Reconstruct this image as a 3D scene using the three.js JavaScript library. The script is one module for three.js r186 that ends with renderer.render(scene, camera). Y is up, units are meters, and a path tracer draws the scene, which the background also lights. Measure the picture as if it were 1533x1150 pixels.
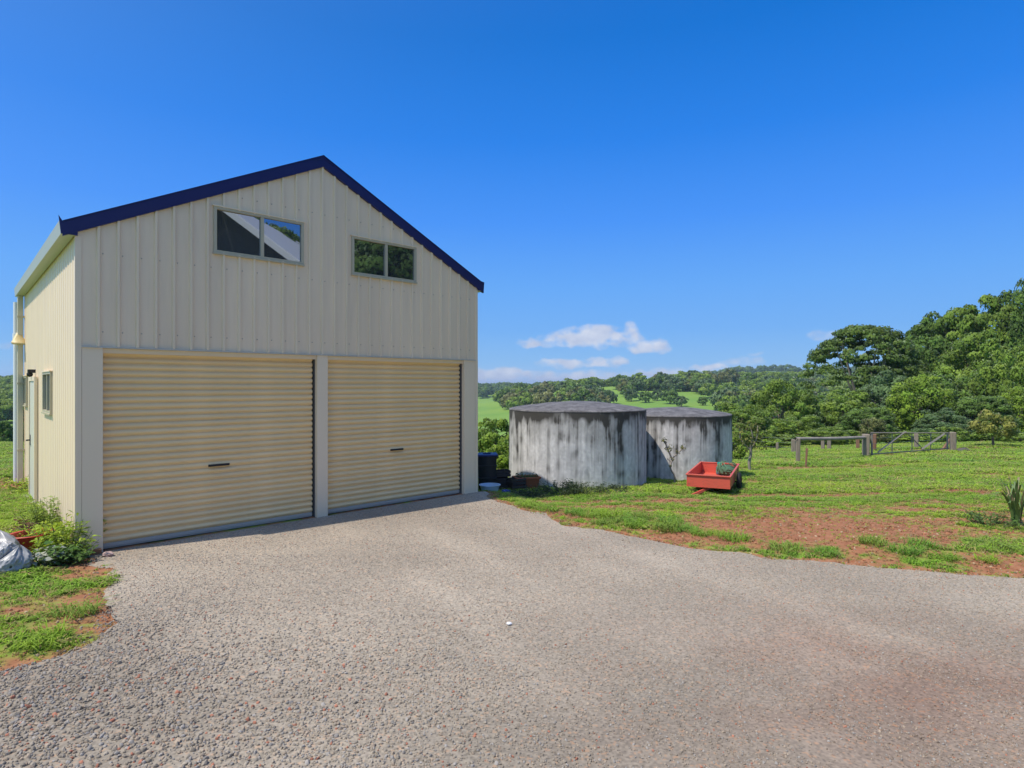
import * as THREE from 'three';
import { mergeGeometries } from 'three/addons/utils/BufferGeometryUtils.js';
import { RoundedBoxGeometry } from 'three/addons/geometries/RoundedBoxGeometry.js';
import { ImprovedNoise } from 'three/addons/math/ImprovedNoise.js';

// ------------------------------------------------------------------ camera, sky, sun, exposure
const scene = new THREE.Scene();
const camera = new THREE.PerspectiveCamera(65.28, 1024 / 768, 0.1, 12000);
camera.position.set(0, 2, 0);
camera.lookAt(0, 2, -10);
const renderer = new THREE.WebGLRenderer({ antialias: true });
renderer.setSize(1024, 768);
renderer.toneMapping = THREE.LinearToneMapping;
renderer.toneMappingExposure = 1.0;
renderer.shadowMap.enabled = true;
const SUN_EL = 60 * Math.PI / 180;
const sunDir = new THREE.Vector3(-0.860 * Math.cos(SUN_EL), Math.sin(SUN_EL), 0.510 * Math.cos(SUN_EL)).normalize();
const sun = new THREE.DirectionalLight(new THREE.Color().setRGB(1.0, 0.905, 0.775), 4.6);
sun.position.copy(sunDir).multiplyScalar(90).add(new THREE.Vector3(0, 0, -20));
sun.target.position.set(0, 0, -20);
sun.castShadow = true;
Object.assign(sun.shadow.camera, { left: -60, right: 60, top: 60, bottom: -60, near: 1, far: 220 });
sun.shadow.mapSize.set(4096, 4096);
scene.add(sun, sun.target);
scene.fog = new THREE.FogExp2(new THREE.Color().setRGB(.55, .68, .86), 0.00017);

const pn = new ImprovedNoise();
const noise = (x, y, z = 0) => pn.noise(x, y, z);
function fbm(x, y, z = 0, oct = 4) { let s = 0, a = 0.5, f = 1; for (let i = 0; i < oct; i++) { s += a * pn.noise(x * f, y * f, z + i * 7.3); a *= 0.5; f *= 2.03; } return s; }
function rng(seed) { let a = seed >>> 0; return () => { a |= 0; a = a + 0x6D2B79F5 | 0; let t = Math.imul(a ^ a >>> 15, 1 | a); t = t + Math.imul(t ^ t >>> 7, 61 | t) ^ t; return ((t ^ t >>> 14) >>> 0) / 4294967296; }; }
const clamp = (x, a = 0, b = 1) => Math.min(b, Math.max(a, x));
const sstep = (a, b, x) => { const t = clamp((x - a) / (b - a)); return t * t * (3 - 2 * t); };
const mix = (a, b, t) => a + (b - a) * t;
const lin = (c) => { c /= 255; return c <= 0.04045 ? c / 12.92 : Math.pow((c + 0.055) / 1.055, 2.4); };
const toS = (c) => { c = clamp(c); return Math.round(255 * (c <= 0.0031308 ? c * 12.92 : 1.055 * Math.pow(c, 1 / 2.4) - 0.055)); };
function interp(xs, ys, x) { if (x <= xs[0]) return ys[0]; for (let i = 1; i < xs.length; i++) if (x <= xs[i]) return mix(ys[i - 1], ys[i], (x - xs[i - 1]) / (xs[i] - xs[i - 1])); return ys[ys.length - 1]; }

// the sky: a computed blue gradient with a low bank of small cumulus
{
  const W = 4096, Hh = 2048, data = new Float32Array(W * Hh * 4);
  const els = [-2, 0, 2, 5, 9, 15, 22, 30, 40, 60, 90];
  const cols = [[172, 205, 240], [165, 203, 243], [140, 192, 243], [118, 179, 246], [103, 171, 249], [74, 150, 249], [42, 131, 234], [16, 115, 212], [10, 103, 198], [10, 90, 180], [10, 78, 164]].map(c => c.map(lin));
  const clouds = [ // px centre, row centre, half width px, half height px, strength
    [842, 510, 40, 13, .75], [895, 507, 72, 22, 1.0], [948, 500, 16, 18, .8], [972, 522, 44, 13, .75], [855, 545, 56, 9, .85], [905, 542, 40, 10, .9], [800, 516, 38, 9, .75],
    [760, 563, 64, 12, .85], [845, 562, 74, 9, .72], [1062, 550, 32, 9, .9], [1108, 541, 40, 9, .38], [1235, 503, 36, 9, .5], [1130, 530, 16, 5, .3], [735, 568, 90, 17, 1.0], [830, 570, 110, 12, .9], [980, 562, 110, 8, .75], [1100, 556, 90, 7, .55], [1015, 556, 60, 4, .3], [30, 520, 60, 7, .25], [930, 568, 90, 8, .55],
  ];
  for (let j = 0; j < Hh; j++) {
    const el = ((j + 0.5) / Hh - 0.5) * Math.PI, eld = el * 180 / Math.PI;
    const base = [0, 1, 2].map(k => interp(els, cols.map(c => c[k]), eld));
    const sy = Math.sin(el), cyl = Math.cos(el);
    for (let i = 0; i < W; i++) {
      const az = ((i + 0.5) / W - 0.5) * 2 * Math.PI, dx = cyl * Math.cos(az), dz = cyl * Math.sin(az);
      let r = base[0], g = base[1], b = base[2];
      const cs = dx * sunDir.x + sy * sunDir.y + dz * sunDir.z;   // brighter air round the sun
      const glow = 1.0 * Math.pow(.5 + .5 * cs, 9) + 0.5 * Math.pow(Math.max(0, cs), 40);
      r += glow * .8; g += glow * 0.95; b += glow * 0.9;
      if (eld > -0.5 && eld < 9 && dz < 0) {
        const px = 766.5 + 898 * dx / -dz, row = 576 - 898 * sy / -dz;
        if (px > -150 && px < 1700) {
          const wx = px + 26 * fbm(px * 0.021, row * 0.03, 3.1, 4), wy = row + 15 * fbm(px * 0.024, row * 0.034, 9.7, 4);
          let d = 0;
          for (const c of clouds) {
            const ex = (wx - c[0]) / c[2]; let ey = (wy - c[1]) / c[3]; if (ey > 0) ey *= 1.5;
            const q = 1 - ex * ex - ey * ey; if (q > 0) d = Math.max(d, c[4] * Math.pow(q, 0.6));
          }
          const n = fbm(px * 0.05, row * 0.075, 20.5, 6) * 1.25;
          d = clamp(d * (1.05 + 1.7 * n) - 0.04);
          if (d > 0) {
            const lightTop = 0.5 + 0.9 * fbm(px * 0.04 - 0.2, row * 0.06 - 0.4, 31, 4);
            const cr = mix(.44, .76, lightTop), cg = mix(.52, .80, lightTop), cb = mix(.72, .90, lightTop);
            const a = clamp(d * 1.05, 0, .92); r = mix(r, cr, a); g = mix(g, cg, a); b = mix(b, cb, a);
          }
        }
      }
      const o = (j * W + i) * 4; data[o] = r; data[o + 1] = g; data[o + 2] = b; data[o + 3] = 1;
    }
  }
  const t = new THREE.DataTexture(data, W, Hh, THREE.RGBAFormat, THREE.FloatType);
  t.mapping = THREE.EquirectangularReflectionMapping; t.magFilter = t.minFilter = THREE.LinearFilter; t.wrapS = THREE.RepeatWrapping; t.needsUpdate = true;
  scene.background = t; scene.environment = t;
}

// ------------------------------------------------------------------ helpers
const names = {};
function numbered(n) { const k = names[n] = (names[n] ?? -1) + 1; return k ? `${n}_${String(k).padStart(3, '0')}` : n; }
function tag(o, label, category, group, kind) { if (label) o.userData.label = label; if (category) o.userData.category = category; if (group) o.userData.group = group; if (kind) o.userData.kind = kind; return o; }
function thing(name, label, category, [x, y, z] = [0, 0, 0], turn = 0, group) {
  const o = new THREE.Group(); o.name = numbered(name); o.position.set(x, y, z); o.rotation.y = turn; scene.add(o); return tag(o, label, category, group);
}
function mesh(name, geo, m, parent = scene) {
  const o = new THREE.Mesh(Array.isArray(geo) ? merge(geo) : geo, m); o.name = parent === scene ? numbered(name) : name; o.castShadow = o.receiveShadow = true; parent.add(o); return o;
}
function group(name, parent) { const o = new THREE.Group(); o.name = name; parent.add(o); return o; }
function merge(list) { return mergeGeometries(list.map(g => { const h = g.index ? g.toNonIndexed() : g; for (const k of Object.keys(h.attributes)) if (!['position', 'normal', 'uv'].includes(k)) h.deleteAttribute(k); if (!h.attributes.uv) h.setAttribute('uv', new THREE.BufferAttribute(new Float32Array(h.attributes.position.count * 2), 2)); return h; })); }
function box(x0, x1, y0, y1, z0, z1, r = 0) {
  const g = r ? new RoundedBoxGeometry(x1 - x0, y1 - y0, z1 - z0, 2, r) : new THREE.BoxGeometry(x1 - x0, y1 - y0, z1 - z0);
  return g.translate((x0 + x1) / 2, (y0 + y1) / 2, (z0 + z1) / 2);
}
const V = (x, y, z) => new THREE.Vector3(x, y, z);
function bar(a, b, r0, r1 = r0, seg = 8) {
  const d = V().subVectors(b, a), g = new THREE.CylinderGeometry(r1, r0, d.length(), seg, 1);
  g.applyQuaternion(new THREE.Quaternion().setFromUnitVectors(V(0, 1, 0), d.normalize())); return g.translate((a.x + b.x) / 2, (a.y + b.y) / 2, (a.z + b.z) / 2);
}
function beam(a, b, w, h) { // squared timber from a to b
  const d = V().subVectors(b, a), g = new RoundedBoxGeometry(w, d.length(), h, 1, Math.min(w, h) * .12);
  g.applyQuaternion(new THREE.Quaternion().setFromUnitVectors(V(0, 1, 0), d.normalize())); return g.translate((a.x + b.x) / 2, (a.y + b.y) / 2, (a.z + b.z) / 2);
}
function tube(pts, r, seg = 24, rad = 6) { return new THREE.TubeGeometry(new THREE.CatmullRomCurve3(pts), seg, r, rad); }
function M(r, g, b, rough = 0.7, extra = {}) { const { phys, ...e } = extra; const m = phys ? new THREE.MeshPhysicalMaterial({ roughness: rough, ...e }) : new THREE.MeshStandardMaterial({ roughness: rough, ...e }); m.color.setRGB(r, g, b); return m; }
function tex(w, h, fn, srgb = true, wrap = THREE.RepeatWrapping) {
  const d = new Uint8Array(w * h * 4);
  for (let j = 0; j < h; j++) for (let i = 0; i < w; i++) { const c = fn(i / w, j / h, i, j), o = (j * w + i) * 4; for (let k = 0; k < 3; k++) d[o + k] = srgb ? toS(c[k]) : Math.round(255 * clamp(c[k])); d[o + 3] = 255; }
  const t = new THREE.DataTexture(d, w, h); t.wrapS = t.wrapT = wrap; t.magFilter = THREE.LinearFilter; t.minFilter = THREE.LinearMipmapLinearFilter; t.generateMipmaps = true; if (srgb) t.colorSpace = THREE.SRGBColorSpace; t.needsUpdate = true; return t;
}
const at = (px, row, d) => [(px - 766.5) / 898 * d, 2 - (row - 576) / 898 * d, -d];

// ------------------------------------------------------------------ terrain
const DRIVE = [[-5.06, 6.96], [-4.75, 6.86], [-4.30, 6.55], [-3.96, 5.91], [-3.43, 5.07], [-3.21, 4.68], [-3.31, 4.39], [-3.53, 4.14], [-4.4, 3.75], [-7, 2.2], [-9, -1], [-9, -7.5], [10.5, -7.5], [10.5, 4.4], [7.5, 5.45], [5.25, 6.15], [3.89, 6.55], [3.0, 6.85], [2.35, 7.18], [1.6, 7.81], [.8, 8.59], [.25, 9.3], [-.06, 9.92], [-.3, 10.5], [-.5, 11.15], [-.65, 11.09]];
const SHED = [[-5.06, 6.96], [-.65, 11.09], [-5.15, 15.9], [-9.56, 11.77]];
function inPoly(P, x, y) { let c = false; for (let i = 0, j = P.length - 1; i < P.length; j = i++) { const [a, b] = P[i], [e, f] = P[j]; if ((b > y) !== (f > y) && x < (e - a) * (y - b) / (f - b) + a) c = !c; } return c; }
function sdDrive(x, d) { // positive inside the driveway
  let m = 1e9;
  for (let i = 0, j = DRIVE.length - 1; i < DRIVE.length; j = i++) { const [a, b] = DRIVE[j], [e, f] = DRIVE[i], ux = e - a, uy = f - b, t = clamp(((x - a) * ux + (d - b) * uy) / (ux * ux + uy * uy)), qx = x - a - t * ux, qy = d - b - t * uy; m = Math.min(m, qx * qx + qy * qy); }
  return Math.sqrt(m) * (inPoly(DRIVE, x, d) ? 1 : -1);
}
const R1x = [-1.2, -.853, -.5, -.18, -.057, -.024, .037, .104, .26, .37, .48, .85, 1.2], R1y = [578, 580, 584, 606, 606, 603, 592, 584, 575, 574, 576, 576, 576];
const R2x = [-1.2, -.853, -.5, -.057, 0, .26, .36, .43, .49, .85, 1.2], R2y = [570, 572, 578, 583, 585, 575, 561, 557, 559, 560, 560];
const nearH = (t, D) => { const s0 = interp([-.35, -.06], [13.5, 8.5], t), k = interp([.4, .8], [.07, .055], t), q = D - s0; return q < -1 ? 0 : q > 1 ? -k * q : -k * (q + 1) ** 2 / 4; };
function Hbase(x, d) {
  const r = Math.hypot(x, d), ca = d / Math.max(r, 1e-6), t = d > 0 ? clamp(x / d, -1.2, 1.2) : (x > 0 ? 1.2 : -1.2), D = r * Math.max(ca, .64);
  const h = (row, dd) => 2 - (row - 576) / 898 * dd, q1 = interp(R1x, R1y, t), q2 = interp(R2x, R2y, t), row = (w) => 668 + (q1 - 668) * w;
  const ds = [0, 10.5, 22, 36, 70, 120, 190, 260, 350, 430, 520, 680, 1000, 1300, 2000, 3500, 9000];
  const hs = [0, 0, -.78, -1.75, -8, -18, h(row(0), 190), h(row(.42), 260), h(row(.72), 350), h(row(.88), 430), h(q1, 520), h(q1, 520) - 16, -14, h(q2, 1300), -30, -90, -220];
  if (D < 30) return nearH(t, D);
  let i = 1; while (i < ds.length - 1 && D > ds[i]) i++;
  const tt = clamp((D - ds[i - 1]) / (ds[i] - ds[i - 1])), sl = (k) => k <= 1 || k >= ds.length - 1 ? 0 : (hs[k + 1] - hs[k - 1]) / (ds[k + 1] - ds[k - 1]);
  const L = ds[i] - ds[i - 1], a = sl(i - 1) * L, b = sl(i) * L, t2 = tt * tt, t3 = t2 * tt;
  const far = (2 * t3 - 3 * t2 + 1) * hs[i - 1] + (t3 - 2 * t2 + tt) * a + (-2 * t3 + 3 * t2) * hs[i] + (t3 - t2) * b; return D < 46 ? mix(nearH(t, D), far, sstep(30, 46, D)) : far;
}
function Hh(x, d) {
  let y = Hbase(x, d); const r = Math.hypot(x, d); if (r < 16) { const s = sdDrive(x, d), sh = inPoly(SHED, x, d) ? 0 : 1; y *= sh * sstep(-.1, .9, -s); }
  if (r < 60 && d > -12) { const s = sdDrive(x, d), lawn = sstep(0.05, 0.7, -s); y += lawn * (0.035 + 0.05 * noise(x * .55, d * .55, 1) + 0.02 * noise(x * 2.3, d * 2.3, 4)) - (s > 0 ? 0.012 : 0.0); }
  if (r > 60) y += 1.3 * noise(x * .012, d * .012, 2) * sstep(60, 200, r);
  return y;
}
// how much bare red earth shows at a place on the lawn
const DIRT = [[4.0, 8.1, 2.4, 1.1, .95], [6.6, 8.8, 1.6, .8, .5], [2.6, 7.9, 1.0, .6, .55], [9.6, 18.9, 2.6, .7, .8], [5.4, 11.9, 2.2, .5, .5], [9.4, 12, 2.4, .5, .4], [22.2, 28, 5.5, .8, 1.0], [15, 24.8, 2.4, .5, .6], [-4.35, 6.25, .6, .5, .45], [-4.4, 5.1, .9, .4, .3], [3.2, 9.6, 2, .4, .42], [6.8, 10.2, 2.2, .35, .42], [2.6, 10.8, 1.4, .35, .4], [8.2, 9.4, 1.6, .4, .45], [4.6, 13.6, 2.4, .4, .35], [7.5, 14.6, 2.6, .4, .35], [-5.6, 5.6, 1, .4, .3], [4.6, 8.9, 4.2, 1.9, .40], [-4.7, 5.3, 1.3, .9, .24], [1.6, 10.2, 1.6, .8, .36], [9, 10, 2.5, 2.5, .3], [-9.6, 12, 1.2, 1.0, .6], [6.2, 6.5, 1.9, .5, .85], [1.2, 9.0, .8, .35, .55], [1.5, 10.1, 1.2, .4, .55], [.6, 9.2, .5, .4, .6], [8.6, 6.8, 2, .8, .6], [4.5, 9.6, 2.6, .5, .45], [13, 15.5, 3, .4, .4]];
function dirtAt(x, d, sd) {
  let m = 0; for (const [a, b, c, e, s] of DIRT) { const q = ((x - a) / c) ** 2 + ((d - b) / e) ** 2; if (q < 4) m = Math.max(m, s * Math.exp(-q)); }
  if (sd > -.5) m = Math.max(m, .55 * (1 + sd / .5));
  const n = fbm(x * .9, d * 1.6, 5, 4) * 1.25 + .7 * noise(x * 4.1, d * 5.3, 8) * .6;
  return clamp(m * 1.0 + n * .8 - .12 + (m > .08 ? .12 : 0), 0, 1);
}
const farGrass = (x, d) => { const n = fbm(x * .02, d * .03, 3, 3), t = .5 + n; return [mix(.12, .20, t), mix(.25, .31, t), mix(.026, .036, t)]; };
{ // the near ground: soil and thatch below the grass blades
  const S = 2048, X0 = -22, Y0 = -2, L = 52;
  const map = tex(S, S, (u, v) => {
    const x = X0 + u * L, d = Y0 + v * L, sd = (d < 16 && x < 12 && x > -10) ? sdDrive(x, d) : -3;
    const w = Math.max(sstep(15, 25, Math.abs(x - 4)), sstep(30, 46, d), sstep(3, 0, d + 2));
    const dt = sstep(.04, .6, dirtAt(x, d, sd) + .25 * noise(x * 11, d * 11, 21)), n = noise(x * 7, d * 7, 2), n2 = noise(x * 19, d * 19, 3), g = fbm(x * .5, d * .7, 6, 3);
    let c = [.205 + .11 * g + .03 * n, .285 + .09 * g + .04 * n, .034 + .01 * n];
    const s = [.30 + .08 * n + .06 * n2, .128 + .045 * n + .035 * n2, .058 + .025 * n + .02 * n2];
    c = c.map((q, k) => Math.pow(clamp(mix(q, s[k], dt), .01, 1), 1 - w)); return c;
  }, true, THREE.ClampToEdgeWrapping);
  const azs = []; for (let i = 0; i < 90; i++) azs.push(-Math.PI + (i / 90) * (Math.PI - .9)); for (let i = 0; i < 480; i++) azs.push(-.9 + 1.8 * i / 480); for (let i = 0; i <= 90; i++) azs.push(.9 + (Math.PI - .9) * i / 90);
  const rs = []; for (let r = .5; r < 9000; r *= 1.029) rs.push(r);
  const nA = azs.length, nR = rs.length, P = new Float32Array(nA * nR * 3), C = new Float32Array(nA * nR * 3), U = new Float32Array(nA * nR * 2), I = [];
  for (let j = 0; j < nR; j++) for (let i = 0; i < nA; i++) {
    const x = rs[j] * Math.sin(azs[i]), d = rs[j] * Math.cos(azs[i]), k = j * nA + i; P.set([x, Hh(x, d), -d], k * 3);
    const w = Math.max(sstep(15, 25, Math.abs(x - 4)), sstep(30, 46, d), sstep(3, 0, d + 2)); C.set(farGrass(x, d).map(q => Math.pow(q, w)), k * 3);
    U.set([(x - X0) / L, (d - Y0) / L], k * 2);
    if (j && i) I.push(k - nA - 1, k - nA, k - 1, k - 1, k - nA, k);
  }
  const g = new THREE.BufferGeometry(); g.setAttribute('position', new THREE.BufferAttribute(P, 3)); g.setAttribute('color', new THREE.BufferAttribute(C, 3)); g.setAttribute('uv', new THREE.BufferAttribute(U, 2)); g.setIndex(I); g.computeVertexNormals();
  if (g.attributes.normal.getY(nA * 20 + 200) < 0) { for (let i = 0; i < I.length; i += 3) [I[i], I[i + 1]] = [I[i + 1], I[i]]; g.setIndex(I); g.computeVertexNormals(); }
  tag(mesh('ground', g, M(1, 1, 1, .95, { map, vertexColors: true })), 'green grassy slope with bare red earth patches running down to the valley', null, null, 'structure');
}
// driveway tone: warm grey near the shed, darker and redder wheel-worn patches near the camera
const track = (x, d) => { let m = 0; for (const [x0, x1, c] of [[-2.6, .9, .5], [-1.5, 2.0, .5], [-.2, 3.6, -.3], [.6, 4.5, -.3]]) { const t = (8.6 - d) / 6, q = x - mix(x0, x1, t) - c * t * (1 - t) * 2; m = Math.max(m, Math.exp(-(q * q) / .05)); } return m * sstep(10, 8.5, d) * (.6 + .8 * noise(x * .8, d * .8, 33)); };
function gravelTone(x, d) {
  const n = fbm(x * .45, d * .6, 11, 4), m = sstep(5.2, 3.4, d) * .35; const red = clamp(.5 + 1.6 * fbm(x * .6 + 4, d * .9, 17, 3)) * sstep(6, 4, d) * sstep(-.5, 2.5, x);
  const b = (1 + .42 * n - m * .45 + .09 * track(x, d)) * (1 - .2 * red); return [b * mix(.322, .315, red), b * mix(.276, .22, red), b * mix(.216, .163, red)];
}
{
  const S = 2048, X0 = -9.5, Y0 = -8, L = 20.5, cell = 1 / .0145, r0 = (i, j, k) => { let h = Math.imul(i, 374761393) ^ Math.imul(j, 668265263) ^ Math.imul(k, 2147483647); h = Math.imul(h ^ h >>> 13, 1274126177); return ((h ^ h >>> 16) >>> 0) / 4294967296; };
  const bump = new Float32Array(S * S);
  const map = tex(S, S, (u, v, ii, jj) => {
    const x = X0 + u * L, d = Y0 + v * L; const gx = x * cell, gy = d * cell, ix = Math.floor(gx), iy = Math.floor(gy); let best = 9, id = 0;
    for (let a = -1; a <= 1; a++) for (let b = -1; b <= 1; b++) { const q = (gx - ix - a - r0(ix + a, iy + b, 1)) ** 2 + (gy - iy - b - r0(ix + a, iy + b, 2)) ** 2; if (q < best) { best = q; id = r0(ix + a, iy + b, 3); } }
    const t = gravelTone(x, d), k = .78 + .5 * id; bump[jj * S + ii] = clamp(1 - best * 1.3); const rr = id > .93 ? .12 : 0;
    const gp = .98 - .42 * sstep(.25, .8, best); return [(t[0] * k + rr * .4) * gp, (t[1] * k - rr * .2) * gp, (t[2] * k - rr * .4) * gp];
  }, true, THREE.ClampToEdgeWrapping);
  const bm = tex(S, S, (u, v, i, j) => { const b = bump[j * S + i]; return [b, b, b]; }, false, THREE.ClampToEdgeWrapping);
  const pts = []; const rn = rng(5);
  for (let i = 0; i < DRIVE.length; i++) { const [a, b] = DRIVE[i], [e, f] = DRIVE[(i + 1) % DRIVE.length], n = Math.max(1, Math.ceil(Math.hypot(e - a, f - b) / .12)), wall = i === DRIVE.length - 1 || i === 0; for (let k = 0; k < n; k++) { const x = mix(a, e, k / n), d = mix(b, f, k / n), j = wall ? 0 : .16 * noise(x * 1.7, d * 1.7, 40) + .05 * (rn() - .5); pts.push(new THREE.Vector2(x + j, d + j)); } }
  const g = new THREE.ShapeGeometry(new THREE.Shape(pts)); const p = g.attributes.position, uv = g.attributes.uv;
  for (let i = 0; i < p.count; i++) { const x = p.getX(i), d = p.getY(i); uv.setXY(i, (x - X0) / L, (d - Y0) / L); p.setXYZ(i, x, .004, -d); } g.computeVertexNormals();
  if (g.attributes.normal.getY(0) < 0) { const I = g.index.array; for (let i = 0; i < I.length; i += 3) [I[i], I[i + 1]] = [I[i + 1], I[i]]; g.computeVertexNormals(); }
  tag(mesh('driveway', g, M(1, 1, 1, .95, { map, bumpMap: bm, bumpScale: .006 })), 'broad pale grey gravel driveway in front of the shed', null, null, 'structure');
}
{ // loose stones of the driveway
  const rn = rng(77), list = [], geo = new THREE.IcosahedronGeometry(1, 1).toNonIndexed(); const p = geo.attributes.position;
  for (let i = 0; i < p.count; i++) { const x = p.getX(i), y = p.getY(i), z = p.getZ(i), k = 1 + .34 * noise(x * 1.4 + 3, y * 1.4, z * 1.4); p.setXYZ(i, x * k, y * k * .72, z * k * .86); } geo.computeVertexNormals();
  for (let d = 2.5; d < 11; d += .02) {
    const half = .9 * d + .2, dens = d < 4.5 ? 3200 : d < 7 ? 2300 : 1300, n = Math.floor(2 * half * .02 * dens + rn());
    for (let k = 0; k < n; k++) {
      const x = (rn() * 2 - 1) * half, dd = d + rn() * .02, sd = sdDrive(x, dd) + .12 * noise(x * 1.7, dd * 1.7, 40);
      if (sd < -.02 && !(sd > -.3 && rn() < .22 * (1 + sd / .3))) continue; if (inPoly([[-5.06, 6.96], [-.65, 11.09], [-5, 15], [-9, 11]], x, dd)) continue;
      const patch = fbm(x * .8, dd * .9, 55, 3); if (rn() < .2 + patch * 1.1 + .5 * track(x, dd)) continue;
      const near = sstep(6.2, 3.6, dd) * sstep(1.5, -2.5, x), big = rn(); list.push([x, dd, (.0036 + .0044 * big * big * big + .0042 * near * (.3 + 2 * rn() * big))]);
    }
  }
  const im = new THREE.InstancedMesh(geo, M(1, 1, 1, .9), list.length); im.name = 'gravel_stones'; const m = new THREE.Matrix4(), q = new THREE.Quaternion(), e = new THREE.Euler(), c = new THREE.Color();
  list.forEach(([x, d, s], i) => {
    e.set(rn() * 6.28, rn() * 6.28, rn() * 6.28); q.setFromEuler(e); const out = sdDrive(x, d) < 0; m.compose(V(x, (out ? Hh(x, d) : .004) + s * .28, -d), q, V(s * (.8 + .5 * rn()), s * (.7 + .4 * rn()), s * (.8 + .5 * rn()))); im.setMatrixAt(i, m);
    const t = gravelTone(x, d), h = rn(), k = .76 + .42 * rn(); if (h < .035) c.setRGB(.38 * k, .16 * k, .10 * k); else if (h < .2) c.setRGB(.34 * k, .27 * k, .2 * k); else if (h < .42) c.setRGB(.30 * k, .275 * k, .245 * k); else c.setRGB(t[0] * k * 1.05, t[1] * k * 1.05, t[2] * k * 1.05); im.setColorAt(i, c);
  });
  im.castShadow = im.receiveShadow = true; scene.add(im); tag(im, 'loose grey and reddish gravel stones strewn over the driveway', 'gravel', null, 'stuff');
}

// ------------------------------------------------------------------ grass
function bladeTuft(seed, n, h, w, spread, lean) {
  const rn = rng(seed), P = [], N = [];
  for (let k = 0; k < n; k++) {
    const a = rn() * 6.283, b = rn() * 6.283, r = spread * Math.sqrt(rn()), x = r * Math.cos(a), z = r * Math.sin(a), hh = h * (.55 + .7 * rn()), l = lean * (.3 + rn()) * hh, ca = Math.cos(b), sa = Math.sin(b), sx = -sa * w * .5, sz = ca * w * .5;
    const p0 = [x - sx, 0, z - sz], p1 = [x + sx, 0, z + sz], mx = x + ca * l * .35, mz = z + sa * l * .35, p2 = [mx - sx * .8, hh * .6, mz - sz * .8], p3 = [mx + sx * .8, hh * .6, mz + sz * .8], p4 = [x + ca * l, hh * (1 - .32 * lean), z + sa * l];
    const nn = [ca * .35, .9, sa * .35]; const fl = V().crossVectors(V(...p1).sub(V(...p0)), V(...p2).sub(V(...p0))).dot(V(...nn)) > 0; for (const q of fl ? [p0, p1, p2, p2, p1, p3, p2, p3, p4] : [p0, p2, p1, p2, p3, p1, p2, p4, p3]) { P.push(...q); N.push(...nn); }
  }
  const g = new THREE.BufferGeometry(); g.setAttribute('position', new THREE.Float32BufferAttribute(P, 3)); g.computeVertexNormals(); return g;
}
const grassMat = M(1, 1, 1, .95, { side: THREE.DoubleSide, phys: true, transmission: .3, thickness: 0, specularIntensity: .35 });
function grassColor(x, d, rn, c, dt = 0) {
  const n = .5 + 1.1 * fbm(x * .35, d * .5, 61, 3), k = .62 + .6 * rn(), h = rn();
  if (h < .15 + .5 * dt) c.setRGB(.40 * k, mix(.34, .25, dt) * k, .12 * k); else c.setRGB(mix(.18, .37, n) * k, mix(.36, .49, n) * k, mix(.03, .036, n) * k);
}
{
  const rn = rng(9), list = [];
  for (let d = 3.6; d < 38; d += .05) {
    const half = .89 * d + .4, sc = d < 12 ? 1 : d < 20 ? 1.5 : 2.3, dens = (d < 12 ? 520 : d < 20 ? 250 : 105), n = Math.floor(2 * half * .05 * dens + rn());
    for (let k = 0; k < n; k++) {
      const x = (rn() * 2 - 1) * half, dd = d + rn() * .05, sd = dd < 16 && x < 12 && x > -10 ? sdDrive(x, dd) + .16 * noise(x * 1.7, dd * 1.7, 40) : -3;
      if (sd > -.02) continue; if (x > -9.6 && x < -.5 && inPoly(SHED, x, dd)) continue; if (x < -.9 && x > -.62 * dd && dd > 13) continue;
      const dt = dirtAt(x, dd, sd); if (rn() < sstep(.05, .6, dt) * .62) continue;
      list.push([x, dd, sc * (.62 + .6 * rn()) * (1 - .5 * sstep(.05, .4, dt)) * (.8 + .9 * clamp(fbm(x * .7, dd * .7, 71, 2) + .25)), sstep(.05, .5, dt)]);
    }
  }
  const kinds = [bladeTuft(1, 8, .06, .010, .045, 1.5), bladeTuft(2, 7, .05, .012, .05, 1.9), bladeTuft(3, 9, .07, .009, .04, 1.2)];
  const per = [[], [], []]; list.forEach((l, i) => per[i % 3].push(l));
  const g = thing('grass', 'short green lawn grass growing on the red earth', 'grass'); g.userData.kind = 'stuff'; const m = new THREE.Matrix4(), q = new THREE.Quaternion(), c = new THREE.Color();
  per.forEach((L, k) => {
    const im = new THREE.InstancedMesh(kinds[k], grassMat, L.length); im.name = 'grass_blades'; im.userData.kind = 'stuff';
    L.forEach(([x, d, s, dt], i) => { q.setFromAxisAngle(V(0, 1, 0), rn() * 6.283); m.compose(V(x, Hh(x, d) - .004, -d), q, V(s * 1.1, s, s * 1.1)); im.setMatrixAt(i, m); grassColor(x, d, rn, c, dt); im.setColorAt(i, c); });
    im.castShadow = im.receiveShadow = true; g.add(im);
  });
}

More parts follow.
